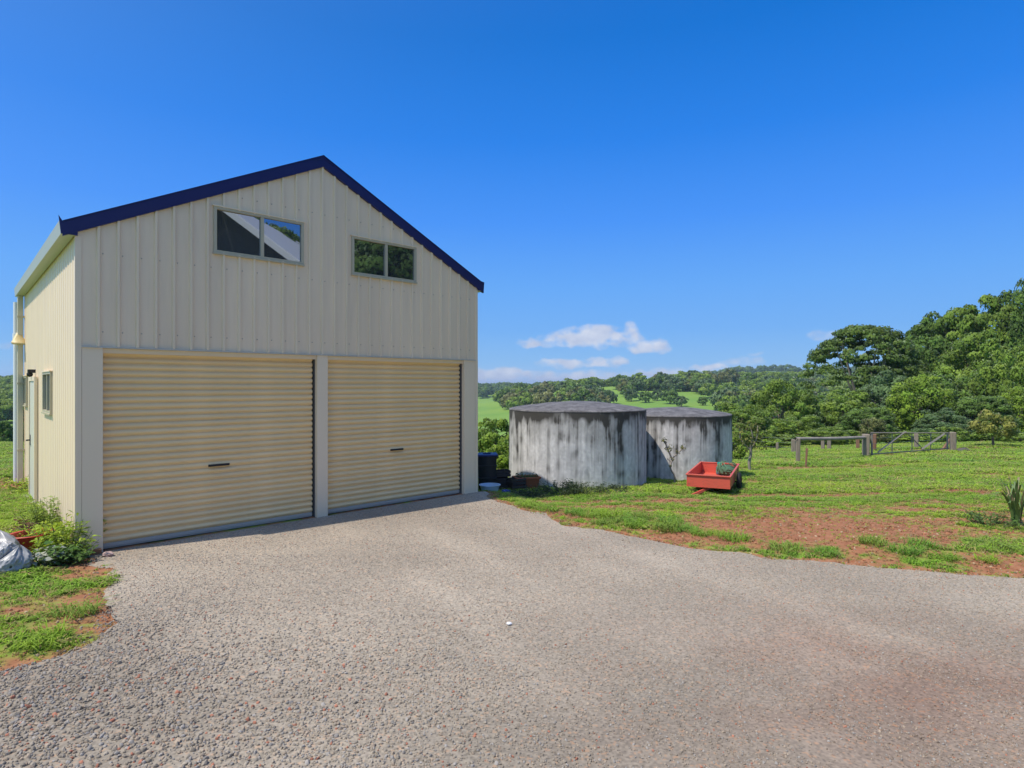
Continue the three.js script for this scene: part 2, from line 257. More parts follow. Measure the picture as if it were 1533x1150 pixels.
{ // crumbs of red soil and dry bits on the bare patches
  const rn = rng(19), list = [], geo = new THREE.IcosahedronGeometry(1, 1).toNonIndexed(), p = geo.attributes.position; for (let i = 0; i < p.count; i++) { const x = p.getX(i), y = p.getY(i), z = p.getZ(i), k = 1 + .4 * noise(x * 1.6 + 9, y * 1.6, z * 1.6); p.setXYZ(i, x * k, y * k * .7, z * k); } geo.computeVertexNormals();
  for (let d = 3.8; d < 14; d += .04) { const half = .89 * d + .3, n = Math.floor(2 * half * .04 * 420 + rn()); for (let k = 0; k < n; k++) { const x = (rn() * 2 - 1) * half, dd = d + rn() * .04, sd = dd < 16 && x < 12 && x > -10 ? sdDrive(x, dd) : -3; if (sd > .05 || inPoly(SHED, x, dd) || (x < -.9 && x > -.62 * dd && dd > 9)) continue; if (rn() > sstep(.04, .5, dirtAt(x, dd, sd)) * .9) continue; list.push([x, dd, .004 + .012 * rn() ** 3]); } }
  const im = new THREE.InstancedMesh(geo, M(1, 1, 1, .95), list.length), m = new THREE.Matrix4(), q = new THREE.Quaternion(), e = new THREE.Euler(), c = new THREE.Color(); im.name = 'soil_crumbs';
  list.forEach(([x, d, s], i) => { e.set(rn() * 6, rn() * 6, rn() * 6); q.setFromEuler(e); m.compose(V(x, Hh(x, d) + s * .2, -d), q, V(s * (.8 + .8 * rn()), s, s)); im.setMatrixAt(i, m); const k = .6 + .7 * rn(); rn() < .2 ? c.setRGB(.36 * k, .27 * k, .17 * k) : c.setRGB(.30 * k, .125 * k, .06 * k); im.setColorAt(i, c); });
  im.castShadow = im.receiveShadow = true; scene.add(im); tag(im, 'crumbs of red soil on the bare patches of the lawn', 'soil', null, 'stuff');
}

// ------------------------------------------------------------------ shed
const A = V(-5.062, 0, -6.961), TURN = Math.atan2(.683, .7305), SW = 6.04, SD = 6.75, EAVE = 3.8, RISE = 1.5;
const shedMap = tex(512, 512, (u, v) => { const n = fbm(u * 6, v * 3, 1, 4), s = fbm(u * 40, v * 3, 6, 3), b = .965 + .06 * n + .07 * s - .05 * clamp(fbm(u * 60, v * 5, 9, 3) * 2); return [b, b, b * (1 - .02 * n)]; });
const wallM = M(.84, .68, .485, .45, { map: shedMap, side: THREE.DoubleSide });
const flashM = M(.82, .665, .475, .42, { side: THREE.DoubleSide }), navyM = M(.007, .006, .085, .38, { side: THREE.DoubleSide }), frameM = M(.46, .41, .29, .4), darkM = M(.012, .012, .014, .6), alu = M(.5, .5, .5, .4, { metalness: .3 });
const glassM = M(.30, .32, .36, .015, { metalness: .92 });
const roofY = (u) => EAVE + (u < SW / 2 ? u : SW - u) * RISE / (SW / 2);
const shed = thing('shed', 'cream ribbed metal shed with navy roof trim and two roller doors', 'shed', [A.x, 0, A.z], TURN);
const sheetTones = [1, .965, 1.015].map(k => { const m = wallM.clone(); m.color.multiplyScalar(k); return m; });
const WIN = [[1.5, 2.71, 3.76, 4.36], [3.51, 4.68, 3.725, 4.30]];
function ribbed(u0, u1, yb, top, ribs, wins, RH = .032) { // a run of ribbed sheet in the plane z = 0, cut round the windows
  const us = new Set([u0, u1]); for (const r of ribs) for (const o of [-.022, -.012, .012, .022]) if (r + o > u0 && r + o < u1) us.add(r + o); for (const w of wins) for (const e of [w[0], w[1]]) if (e > u0 && e < u1) us.add(e); if (SW / 2 > u0 && SW / 2 < u1) us.add(SW / 2);
  const s = [...us].sort((a, b) => a - b), zf = (u) => { for (const r of ribs) { const q = Math.abs(u - r); if (q < .0225) return RH * clamp((.0221 - q) / .010); } return 0; };
  const P = [], U = [];
  for (let i = 0; i < s.length - 1; i++) {
    const a = s[i], b = s[i + 1], mid = (a + b) / 2; let iv = [[yb, 1e3]]; for (const w of wins) if (mid > w[0] && mid < w[1]) iv = [[yb, w[2]], [w[3], 1e3]];
    for (const [l, h] of iv) { const ha = h > 99 ? top(a) : h, hb = h > 99 ? top(b) : h; for (const [x, y] of [[a, l], [b, l], [b, hb], [a, l], [b, hb], [a, ha]]) { P.push(x, y, zf(x)); U.push(x / 3.1, y / 4.3); } }
  }
  const g = new THREE.BufferGeometry(); g.setAttribute('position', new THREE.Float32BufferAttribute(P, 3)); g.setAttribute('uv', new THREE.Float32BufferAttribute(U, 2)); g.computeVertexNormals(); return g;
}
{
  const fw = group('front_wall', shed); const ribs = []; for (let r = .215; r < SW - .03; r += .2) ribs.push(r);
  const cuts = [.045, ...ribs, SW - .045]; for (let i = 0; i < cuts.length - 1; i++) mesh('wall_panel', ribbed(cuts[i], cuts[i + 1], 2.445, (u) => roofY(u) + .02, ribs, WIN), sheetTones[Math.floor(i / 4) % 3], fw);
  // screws on the cladding
  const sc = []; for (const y of [2.62, 3.55, 4.55]) for (const r of ribs) if (y < roofY(r) - .1 && !WIN.some(w => r > w[0] - .05 && r < w[1] + .05 && y > w[2] - .05 && y < w[3] + .05)) sc.push(new THREE.CylinderGeometry(.006, .007, .008, 6).rotateX(Math.PI / 2).translate(r + .045, y, .004)); mesh('screws', sc, M(.25, .23, .2, .5), fw).userData.kind = 'stuff';
  mesh('corner_flashing', [box(-.012, .05, 2.44, EAVE + .02, -.05, .012), box(-.012, .05, 0, 2.44, -.05, .016)], flashM, fw);
  mesh('corner_flashing', [box(SW - .05, SW + .012, 2.44, EAVE + .02, -.05, .012), box(SW - .05, SW + .012, 0, 2.44, -.05, .016)], flashM, fw);
  mesh('door_jamb', box(.052, .26, 0, 2.438, -.16, .013, .004), flashM, fw);
  mesh('door_jamb', box(2.935, 3.105, 0, 2.438, -.16, .013, .004), flashM, fw);
  mesh('door_jamb', box(5.735, SW - .052, 0, 2.438, -.16, .013, .004), flashM, fw);
  mesh('head_flashing', box(.05, SW - .05, 2.428, 2.444, -.17, .032), M(.5, .47, .42, .4), fw);
  mesh('lintel', box(.26, 5.735, 2.37, 2.427, -.17, -.02), flashM, fw);
  // lower inner wall so that the gap beside the curtains stays dark
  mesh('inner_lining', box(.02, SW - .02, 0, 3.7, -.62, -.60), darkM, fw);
}
const doorMap = tex(256, 256, (u, v) => { const n = fbm(u * 5, v * 12, 4, 4), b = .94 + .1 * n; return [b, b, b * (.98 + .02 * n)]; });
const doorM = M(.93, .68, .365, .38, { map: doorMap, side: THREE.DoubleSide });
const doorTones = [1, .97, 1.015, .985, .955].map(k => { const m = doorM.clone(); m.color.multiplyScalar(k); return m; });
function rollerDoor(u0, u1, hu0, hu1) {
  const d = group('roller_door', shed), pitch = .0805, n = 29, y0 = .075;
  const prof = [[0, -.014], [.08, -.014], [.16, .002], [.3, .013], [.48, .018], [.66, .014], [.84, .003], [.92, -.014], [1, -.014]]; const P = [], U = [], NN = [];
  for (let i = 0; i < prof.length - 1; i++) { const [a, za] = prof[i], [b, zb] = prof[i + 1], w0 = u0 + .012, w1 = u1 - .03; for (const [x, y, z] of [[w0, a, za], [w1, a, za], [w1, b, zb], [w0, a, za], [w1, b, zb], [w0, b, zb]]) { P.push(x, y * pitch, z - .10); U.push(x / 2, y * .03 + .1); } }
  const g = new THREE.BufferGeometry(); g.setAttribute('position', new THREE.Float32BufferAttribute(P, 3)); g.setAttribute('uv', new THREE.Float32BufferAttribute(U, 2)); g.computeVertexNormals();
  for (let k = 0; k < n; k++) { const s = mesh('slat', g, doorTones[(k * 7 + (u0 > 1 ? 3 : 0)) % 5], d); s.position.y = y0 + k * pitch; }
  mesh('bottom_rail', [box(u0 + .012, u1 - .03, .03, .075, -.12, -.088, .004), box(u0 + .012, u1 - .03, .012, .03, -.113, -.098)], M(.42, .40, .36, .45), d);
  const gm = M(.14, .13, .12, .5); mesh('guide', box(u0, u0 + .01, 0, 2.37, -.13, -.07), gm, d); mesh('guide', box(u1 - .006, u1, 0, 2.37, -.15, -.06), gm, d);
  const h = mesh('handle', [box(hu0, hu1, .89, .922, -.083, -.076, .003), bar(V(hu0 + .03, .907, -.074), V(hu1 - .03, .907, -.058), .008), bar(V(hu0 + .02, .907, -.056), V(hu1 - .02, .907, -.056), .011)], M(.01, .01, .011, .35), d);
}
rollerDoor(.26, 2.935, 1.45, 1.72); rollerDoor(3.105, 5.735, 4.25, 4.50);
function windowUnit(u0, u1, y0, y1, parent, o = {}) {
  const w = group('window', parent), f = .026, m = (u0 + u1) / 2 + .02, z0 = -.04, z1 = .03;
  mesh('frame', [box(u0 - .012, u1 + .012, y1 - f, y1 + .008, z0, z1), box(u0 - .012, u1 + .012, y0 - .008, y0 + f, z0, z1), box(u0 - .012, u0 + f, y0 + f, y1 - f, z0, z1), box(u1 - f, u1 + .012, y0 + f, y1 - f, z0, z1), box(m - .022, m + .022, y0 + f, y1 - f, z0, z1 - .006)], frameM, w);
  mesh('sill', box(u0 - .02, u1 + .02, y0 - .03, y0 - .0085, -.01, .045), frameM, w);
  mesh('head_flashing', box(u0 - .03, u1 + .03, y1 + .0085, y1 + .024, -.01, .04), flashM, w);
  mesh('pane', box(u0 + f, m - .022, y0 + f, y1 - f, -.012, -.006), o.glass || glassM, w); mesh('pane', box(m + .022, u1 - f, y0 + f, y1 - f, -.004, .002), o.glass || glassM, w); return w;
}
for (const w of WIN) windowUnit(...w, shed);
{ // the other walls
  const ribs = []; for (let r = .1; r < SD; r += .2) ribs.push(r);
  const lw = mesh('side_wall', ribbed(0, SD, 0, () => EAVE, ribs, [[2.22, 3.2, 1.58, 2.17], [6.0, 6.55, 1.6, 2.14]], .015), wallM, shed); lw.rotation.y = -Math.PI / 2; lw.position.set(0, 0, 0); lw.scale.x = -1; // ribs run back along the left side
  lw.scale.x = 1; lw.position.z = -SD; // u counted from the back corner
  const g2 = ribbed(0, SD, 0, () => EAVE, ribs, [[SD - 3.2, SD - 2.22, 1.58, 2.17], [SD - 6.55, SD - 6.0, 1.6, 2.14]], .008); lw.geometry = g2;
  const rw = mesh('side_wall', ribbed(0, SD, -.7, () => EAVE, ribs, []), wallM, shed); rw.rotation.y = Math.PI / 2; rw.position.set(SW, 0, 0);
  const bw = mesh('back_wall', ribbed(0, SW, -.7, roofY, [], []), wallM, shed); bw.position.z = -SD;
  // windows and door of the side wall
  const side = group('side_window', shed); side.rotation.y = -Math.PI / 2; side.position.z = -SD;
  windowUnit(SD - 3.2, SD - 2.22, 1.58, 2.17, shed, {}).applyMatrix4(new THREE.Matrix4().makeTranslation(0, 0, -SD).multiply(new THREE.Matrix4().makeRotationY(-Math.PI / 2)));
  windowUnit(SD - 6.55, SD - 6.0, 1.6, 2.14, shed, {}).applyMatrix4(new THREE.Matrix4().makeTranslation(0, 0, -SD).multiply(new THREE.Matrix4().makeRotationY(-Math.PI / 2)));
  shed.remove(side);
  const X = (v0, v1, y0, y1, a, b, r) => box(-b, -a, y0, y1, -v1, -v0, r); // box on the left wall: v back along it, a..b outwards
  const door = mesh('side_door', X(4.12, 4.98, .05, 2.05, .018, .045), M(.62, .59, .53, .4), shed);
  mesh('frame', [X(4.05, 4.118, .05, 2.12, .016, .06), X(4.982, 5.05, .05, 2.12, .016, .06), X(4.12, 4.98, 2.052, 2.12, .016, .06)], flashM, door); mesh('handle', [bar(V(-.045, 1.02, -4.9), V(-.1, 1.02, -4.9), .012), bar(V(-.1, 1.02, -4.9), V(-.1, 1.02, -4.78), .011), X(4.87, 4.93, .93, 1.11, .0455, .052)], darkM, door); mesh('threshold', X(4.0, 5.1, 0, .048, 0, .14), M(.3, .29, .27, .8), door);
  mesh('wall_lamp', [X(4.5, 4.62, 2.19, 2.25, .0, .11, .01), new THREE.SphereGeometry(.045, 12, 8).translate(-.08, 2.165, -4.56)], darkM, shed);
  mesh('base_trim', [X(.05, SD, 0, .045, .016, .03)], M(.45, .42, .36, .6), shed);
  // roof
  const ang = Math.atan2(RISE, SW / 2), rl = Math.hypot(RISE, SW / 2) + .1; const ro = group('roof', shed);
  for (const s of [-1, 1]) {
    const P = [], n = 36; const sheet = []; for (let i = 0; i < n; i++) { const z0 = .04 - (SD + .08) * i / n, w = (SD + .08) / n; sheet.push(box(0, rl, 0, .006, z0 - w, z0), box(.0, rl, .006, .026, z0 - w * .62, z0 - w * .38)); }
    const g = merge(sheet); g.rotateZ(-ang); if (s < 0) { g.rotateY(Math.PI); g.translate(0, 0, -SD); } const r = mesh('roof_sheet', g, M(.02, .024, .15, .4), ro); r.position.set(SW / 2, EAVE + RISE + .045, 0); 
  }
  mesh('ridge_cap', [box(0, .16, .03, .036, -SD - .03, .05).rotateZ(-ang), box(-.16, 0, .03, .036, -SD - .03, .05).rotateZ(ang)].map(g => g.translate(SW / 2, EAVE + RISE + .05, 0)), navyM, ro);
  // rake boards: a lipped box along each slope of the gable
  for (const s of [-1, 1]) {
    const tn = RISE / (SW / 2), we = SW / 2 + .13, strip = (a, b, z0, z1) => new THREE.ExtrudeGeometry(new THREE.Shape([[0, a], [s * we, a - we * tn], [s * we, b - we * tn], [0, b]].map(q => new THREE.Vector2(...q))), { depth: z1 - z0, bevelEnabled: false }).translate(0, 0, z0);
    const bd = mesh('barge_board', [strip(-.075, .075, .022, .042), strip(.0755, .088, -.06, .052), strip(-.087, -.0755, 0, .048)], navyM, ro); bd.position.set(SW / 2, EAVE + RISE + .045, 0);
  }
  // gutters
  const gp = [[0, -.10], [-.125, -.10], [-.135, .06], [-.128, .06], [-.118, -.092], [-.006, -.092], [-.006, .02], [0, .02]]; const sh = new THREE.Shape(gp.map(p => new THREE.Vector2(...p)));
  const gut = (name, x, flip) => { const g = new THREE.ExtrudeGeometry(sh, { depth: SD + .06, bevelEnabled: false }); g.translate(0, 0, -SD - .03); if (flip) g.rotateY(Math.PI).translate(0, 0, -SD); const o = mesh(name, g, M(.40, .42, .35, .42), ro); o.position.set(x, EAVE + .02, 0); return o; };
  const gl = gut('gutter', -.018, false), gr = gut('gutter', SW + .018, true);
  const cap = new THREE.ExtrudeGeometry(new THREE.Shape([[.03, -.102], [-.128, -.102], [-.15, .105], [-.105, .03], [.03, .075]].map(p => new THREE.Vector2(...p))), { depth: .012, bevelEnabled: false });
  mesh('gutter_end_cap', cap.clone().translate(0, 0, .031), navyM, gl); mesh('gutter_end_cap', new THREE.ExtrudeGeometry(new THREE.Shape([[-.03, -.09], [.11, -.09], [.128, .07], [-.03, .1]].map(p => new THREE.Vector2(...p))), { depth: .012, bevelEnabled: false }).translate(0, 0, .031), navyM, gr);
  // down pipe with its rain head, and the white pipe beyond it
  const dp = mesh('downpipe', [X(6.52, 6.62, 0.05, EAVE - .07, .03, .12, .012)], M(.52, .49, .38, .45), shed);
  const rh = new THREE.CylinderGeometry(.15, .05, .2, 4, 1).rotateY(Math.PI / 4).scale(1, -1, 1); 
  mesh('rain_head', [new THREE.CylinderGeometry(.045, .16, .2, 4, 1, false, Math.PI / 4).translate(-.1, 2.9, -6.57), X(6.46, 6.68, 2.775, 2.8, .0, .2)], M(.62, .5, .26, .5), dp);
  for (const y of [.7, 2.0, 3.3]) mesh('bracket', X(6.5, 6.64, y, y + .03, .016, .125), frameM, dp);
  mesh('waste_pipe', [bar(V(-.12, 0, -6.86), V(-.12, 3.62, -6.86), .045, .045, 14), bar(V(-.12, 2.85, -6.86), V(-.12, 3.0, -6.86), .056, .056, 14)], M(.74, .75, .76, .35), shed);
}

// ------------------------------------------------------------------ concrete tanks
function tankTex(seed) {
  return tex(1024, 512, (u, v) => {
    const a = u * 6.28318, cx = Math.cos(a) * 1.5, cy = Math.sin(a) * 1.5; const low = fbm(cx * 1.6, cy * 1.6, v * 2.2 + seed, 4), fine = fbm(cx * 16, cy * 16, v * 26 + seed, 4), mott = fbm(cx * 6, cy * 6, v * 8 + seed * 2, 4);
    const wob = .008 * noise(cx * 3, cy * 3, v * 5 + seed), ax = Math.cos(a + wob) * 1.5, ay = Math.sin(a + wob) * 1.5;
    const st = fbm(ax * 5.2, ay * 5.2, seed * 3 + v * .7, 4) * 1.5 + fbm(ax * 17, ay * 17, seed + v * 1.1, 3) * 1.1, len = .55 + 1.5 * fbm(cx * 3.7, cy * 3.7, seed + 5, 3);
    let dark = clamp(st * 1.05 + .03 + .75 * mott + .4 * fine) * sstep(1.0 - len - .55, 1.05 - len * .3, v + .2 + .3 * mott) * .8 + .62 * sstep(.84, .985, v + .09 * noise(cx * 8, cy * 8, seed) + .1 * mott) + .3 * sstep(.14, 0, v + .1 * mott);
    dark = clamp(dark * 1.2 + .62 * clamp(low * 1.9) * (.35 + .65 * v) + .3 * clamp(mott * 1.6) + .2 * sstep(.55, 1, v)); const b = .60 + .2 * low + .24 * fine + .16 * mott, pale = clamp(-st * .9) * .16;
    return [mix(b + pale, .06, dark), mix(b + pale, .057, dark) * .98, mix(b + pale, .052, dark) * .95];
  });
}
const concBump = tex(512, 256, (u, v) => { const n = .5 + .6 * fbm(u * 70, v * 12, 2, 4) + .3 * fbm(u * 240, v * 41, 5, 2); return [n, n, n]; }, false);
function tank(x, d, r, h, peak, seed, label) {
  const y = Math.min(Hh(x, d - r), Hh(x, d)) - .12, t = thing('water_tank', label, 'water tank', [x, y, -d]), top = h - y; const tx = tankTex(seed); tx.wrapS = THREE.RepeatWrapping;
  const cm = M(1, 1, 1, .92, { map: tx, bumpMap: concBump, bumpScale: .005 });
  const g = new THREE.CylinderGeometry(r, r * 1.003, top - .03, 96, 24, true); const p = g.attributes.position; for (let i = 0; i < p.count; i++) { const a = Math.atan2(p.getZ(i), p.getX(i)), k = 1 + .0035 * noise(Math.cos(a) * 4, Math.sin(a) * 4, p.getY(i) * 3 + seed); p.setX(i, p.getX(i) * k); p.setZ(i, p.getZ(i) * k); } g.computeVertexNormals(); g.translate(0, (top - .03) / 2, 0); mesh('tank_wall', g, cm, t);
  const rt = tex(512, 512, (u, v) => { const n = fbm(u * 14, v * 14, seed, 5), q = fbm(u * 60, v * 60, seed, 2); const b = .125 + .14 * n + .08 * q; return [b * 1.02, b * .98, b]; });
  const pts = [[r * .995, top - .032], [r + .003, top - .03], [r + .004, top - .014], [r - .006, top + .004]]; for (let i = 1; i <= 14; i++) { const q = 1 - i / 14; pts.push([Math.max(1e-3, q * r), top + (peak - h) * (1 - q ** 1.8) + .004]); }
  const lid = new THREE.LatheGeometry(pts.map(q => new THREE.Vector2(...q)), 96), lp = lid.attributes.position, lu = lid.attributes.uv; for (let i = 0; i < lp.count; i++) { lu.setXY(i, lp.getX(i) / 3 + .5, lp.getZ(i) / 3 + .5); lp.setY(i, lp.getY(i) + .012 * noise(lp.getX(i) * 2, lp.getZ(i) * 2, seed)); } lid.computeVertexNormals();
  mesh('tank_roof', lid, M(1, 1, 1, .95, { map: rt, bumpMap: rt, bumpScale: .02, side: THREE.DoubleSide }), t);
}
tank(1.57, 14.5, 1.637, 1.41, 1.585, 3, 'larger stained concrete water tank nearest the shed');
tank(4.41, 16.28, 1.47, 1.20, 1.375, 14, 'smaller stained concrete water tank behind the red cart, shaded by its neighbour');

// ------------------------------------------------------------------ foliage builders
const leafMat = (rough = .6) => M(1, 1, 1, rough, { side: THREE.DoubleSide, vertexColors: true, phys: true, transmission: .42, thickness: 0, specularIntensity: .4 });
const LEAF = leafMat(.95), barkM = M(.16, .125, .095, .95), paleBark = M(.30, .26, .22, .9);
class Leaves {
  constructor() { this.P = []; this.N = []; this.C = []; }
  leaf(p, n, s, w, c, soft, rn, bend = .18) { // one pointed leaf or spray at p, facing n
    const up = Math.abs(n.y) < .9 ? V(0, 1, 0) : V(1, 0, 0), a = V().crossVectors(n, up).normalize(), b = V().crossVectors(n, a), t = rn() * 6.283, l = a.clone().multiplyScalar(Math.cos(t)).addScaledVector(b, Math.sin(t)), k = V().crossVectors(n, l);
    const q0 = p.clone().addScaledVector(l, -s * .5), q1 = p.clone().addScaledVector(k, w * .5).addScaledVector(n, s * bend), q2 = p.clone().addScaledVector(l, s * .5), q3 = p.clone().addScaledVector(k, -w * .5).addScaledVector(n, s * bend);
    const fn = V().crossVectors(q1.clone().sub(q0), q2.clone().sub(q0)); for (const q of fn.dot(soft) > 0 ? [q0, q1, q2, q0, q2, q3] : [q0, q2, q1, q0, q3, q2]) { this.P.push(q.x, q.y, q.z); this.N.push(soft.x, soft.y, soft.z); this.C.push(...c); }
  }
  geo() { const g = new THREE.BufferGeometry(); g.setAttribute('position', new THREE.Float32BufferAttribute(this.P, 3)); g.setAttribute('normal', new THREE.Float32BufferAttribute(this.N, 3)); g.setAttribute('color', new THREE.Float32BufferAttribute(this.C, 3)); return g; }
}
const rdir = (rn) => { const z = rn() * 2 - 1, a = rn() * 6.283, r = Math.sqrt(1 - z * z); return V(r * Math.cos(a), z, r * Math.sin(a)); };
// a crown built of many leafy clumps over an ellipsoid; unit: radius 1 sideways, 0 to 1 upwards
function crown(seed, o) {
  const rn = rng(seed), L = new Leaves(), { rx = 4, h = 8, lobes = 90, per = 70, lr = .95, leaf = .4, low = .06, flat = 0, pal } = o, yc = h * (.5 + low / 2) , ry = h * (.5 - low / 2);
  for (let i = 0; i < lobes; i++) {
    const dir = rdir(rn); if (dir.y < -.75) dir.y *= .5; dir.normalize(); if (flat && dir.y < -.15) dir.y = -.15 + .3 * rn();
    const wob = 1 + .26 * noise(dir.x * 1.9 + seed, dir.y * 1.9, dir.z * 1.9), k = wob * (.74 + .2 * rn()); const bulge = flat ? 1 : (dir.y < 0 ? 1 - .12 * dir.y : 1 - .18 * dir.y * dir.y);
    const c = V(dir.x * rx * k * bulge, yc + dir.y * ry * k * .92, dir.z * rx * k * bulge), r = lr * (.6 + .75 * rn()); const tone = .7 + .6 * rn(), hue = rn();
    for (let j = 0; j < per; j++) {
      const e = rdir(rn); if (e.y < -.35 && rn() < .75) e.y = -e.y; e.addScaledVector(dir, .35).normalize(); const rr = r * (.62 + .42 * rn()), p = c.clone().add(V(e.x * rr, e.y * rr * .78, e.z * rr)); if (p.y < .04) continue;
      const n = e.clone().add(rdir(rn).multiplyScalar(.75)).normalize(), soft = e.clone().multiplyScalar(.9).addScaledVector(n, .38).add(V(0, .18, 0)).normalize(), s = leaf * (.6 + .8 * rn()), t = clamp(hue * .6 + rn() * .4), kk = tone * (.8 + .4 * rn());
      L.leaf(p, n, s, s * .62, [mix(pal[0][0], pal[1][0], t) * kk, mix(pal[0][1], pal[1][1], t) * kk, mix(pal[0][2], pal[1][2], t) * kk], soft, rn);
    }
  }
  return L.geo();
}
function trunkGeo(seed, h, r, rx, limbs = 6, from = .35) {
  const rn = rng(seed), g = [tube([V(0, -.4, 0), V(.1 * r, h * .25, 0), V(r * .8 * (rn() - .5), h * .55, r * (rn() - .5)), V(r * (rn() - .5), h * .85, 0)], r, 10, 8)];
  const p = g[0].attributes.position; for (let i = 0; i < p.count; i++) { const k = mix(1.15, .45, clamp(p.getY(i) / h)); p.setX(i, p.getX(i) * k); p.setZ(i, p.getZ(i) * k); }
  for (let i = 0; i < limbs; i++) { const a = rn() * 6.283, y = h * (from + .35 * rn()), q = rx * (.5 + .35 * rn()); g.push(bar(V(0, y, 0), V(Math.cos(a) * q * .55, y + h * .16, Math.sin(a) * q * .55), r * .42, r * .26, 6), bar(V(Math.cos(a) * q * .55, y + h * .16, Math.sin(a) * q * .55), V(Math.cos(a) * q, y + h * .3, Math.sin(a) * q), r * .26, r * .1, 6)); }
  return merge(g);
}
const PAL = { dark: [[.075, .16, .032], [.145, .235, .042]], mid: [[.115, .22, .034], [.21, .30, .044]], bright: [[.14, .26, .026], [.26, .37, .04]], blue: [[.085, .165, .065], [.145, .225, .085]], olive: [[.15, .19, .06], [.24, .25, .09]], citrus: [[.12, .18, .03], [.34, .33, .08]] };
for (const k of ['dark', 'mid', 'blue']) PAL[k] = PAL[k].map(c => [c[0] * 1.16, c[1] * 1.13, c[2] * 1.1]);
const KINDS = {};
function kind(name, seed, o, trunk) { const f = { rx: o.rx, h: o.h, crown: crown(seed, o), trunk: trunkGeo(seed + 9, o.h * .8, trunk, o.rx) }; KINDS[name] = f; return f; }
kind('round_dark', 11, { rx: 4, h: 9, lobes: 150, per: 125, lr: .82, leaf: .27, pal: PAL.dark }, .28);
kind('round_mid', 12, { rx: 4, h: 8, lobes: 150, per: 125, lr: .85, leaf: .27, pal: PAL.mid }, .28);
kind('round_bright', 13, { rx: 3.6, h: 8, lobes: 130, per: 125, lr: .85, leaf: .27, pal: PAL.bright }, .25);
kind('tall_dark', 14, { rx: 3.4, h: 12, lobes: 170, per: 125, lr: .8, leaf: .27, pal: PAL.dark }, .3);
kind('tall_mid', 15, { rx: 3.8, h: 12, lobes: 180, per: 125, lr: .85, leaf: .27, pal: PAL.mid }, .3);
kind('blue', 16, { rx: 3.4, h: 8, lobes: 120, per: 125, lr: .8, leaf: .27, pal: PAL.blue }, .26);
kind('bush', 17, { rx: 2.2, h: 3.4, lobes: 80, per: 60, lr: .55, leaf: .26, low: .02, pal: PAL.mid }, .12);
kind('bush_bright', 18, { rx: 2.0, h: 3.0, lobes: 70, per: 60, lr: .5, leaf: .25, low: .02, pal: PAL.bright }, .12);
kind('bush_grey', 19, { rx: 1.6, h: 3.6, lobes: 60, per: 60, lr: .5, leaf: .22, low: .02, pal: PAL.olive }, .1);
function placeTree(k, px, top, d, halfPx, label, o = {}) { // a tree of kind k whose crown tops out at row "top"
  const f = KINDS[k], x = (px - 766.5) / 898 * d, y0 = Hh(x, d), ty = 2 - (top - 576) / 898 * d, sx = halfPx / 898 * d / f.rx, sy = (ty - y0) / f.h; const t = thing(o.name || 'tree', label, o.cat || 'tree', [x, y0, -d], px * 1.7, o.group);
  const c = mesh('crown', f.crown, LEAF, t), tr = mesh('trunk', f.trunk, barkM, t); c.scale.set(sx, sy, sx); tr.scale.set(sx, sy, sx); return t;
}
// ------------------------------------------------------------------ the near wood on the right
const WOOD = [
  ['round_mid', 1112, 604, 38, 44, 'mid green tree rising directly right of the smaller water tank'],
  ['round_bright', 1098, 640, 33, 24, 'low bright green tree beside the edge of the smaller tank'],
  ['round_mid', 1172, 570, 47, 50, 'rounded green tree at the left end of the near wood, below the bluish ridge'],
  ['round_bright', 1150, 625, 40, 38, 'light green lower tree behind the sapling at the left end of the wood'],
  ['round_dark', 1228, 588, 52, 44, 'dark green tree under the left end of the domed umbrella tree'],
  ['round_mid', 1195, 622, 42, 40, 'green tree behind the left fence post where the rail begins'],
  ['round_mid', 1262, 586, 48, 46, 'green tree above the middle of the timber rail'],
  ['tall_dark', 1392, 466, 66, 50, 'dark tree on the skyline right of the domed tree'],
  ['tall_mid', 1436, 450, 64, 48, 'tall tree on the skyline with a small pointed top right of the domed tree'],
  ['tall_dark', 1345, 520, 62, 40, 'dark tree under the right end of the domed umbrella tree'],
  ['tall_mid', 1490, 434, 62, 52, 'tall skyline tree near the right edge, second highest in the wood'],
  ['tall_dark', 1538, 412, 60, 44, 'highest tree of the wood cut by the right edge of the photo'],
  ['tall_mid', 1462, 490, 52, 52, 'large rounded tree standing forward in the upper right of the wood'],
  ['blue', 1330, 557, 52, 50, 'bluish green tree below the gap in the domed umbrella tree'],
  ['round_bright', 1378, 562, 45, 46, 'bright green tree straight above the timber gate'],
  ['round_dark', 1300, 608, 44, 40, 'dark green tree right above the thick gate post'],
  ['round_dark', 1420, 556, 49, 50, 'dark green tree above the right gate post'],
  ['round_mid', 1506, 520, 46, 46, 'green tree at the right side of the wood above the citrus bush'],
  ['round_bright', 1530, 580, 42, 36, 'yellowish green tree low at the right edge of the wood'],
  ['round_dark', 1470, 590, 42, 44, 'very dark tree in shade behind the citrus bush'],
  ['blue', 1412, 612, 41, 34, 'bluish tree close behind the right gate post'],
  ['round_mid', 1240, 640, 36, 30, 'low green tree standing just over the timber rail'],
];
for (const [k, px, top, d, hw, label] of WOOD) placeTree(k, px, top, d, hw, label);
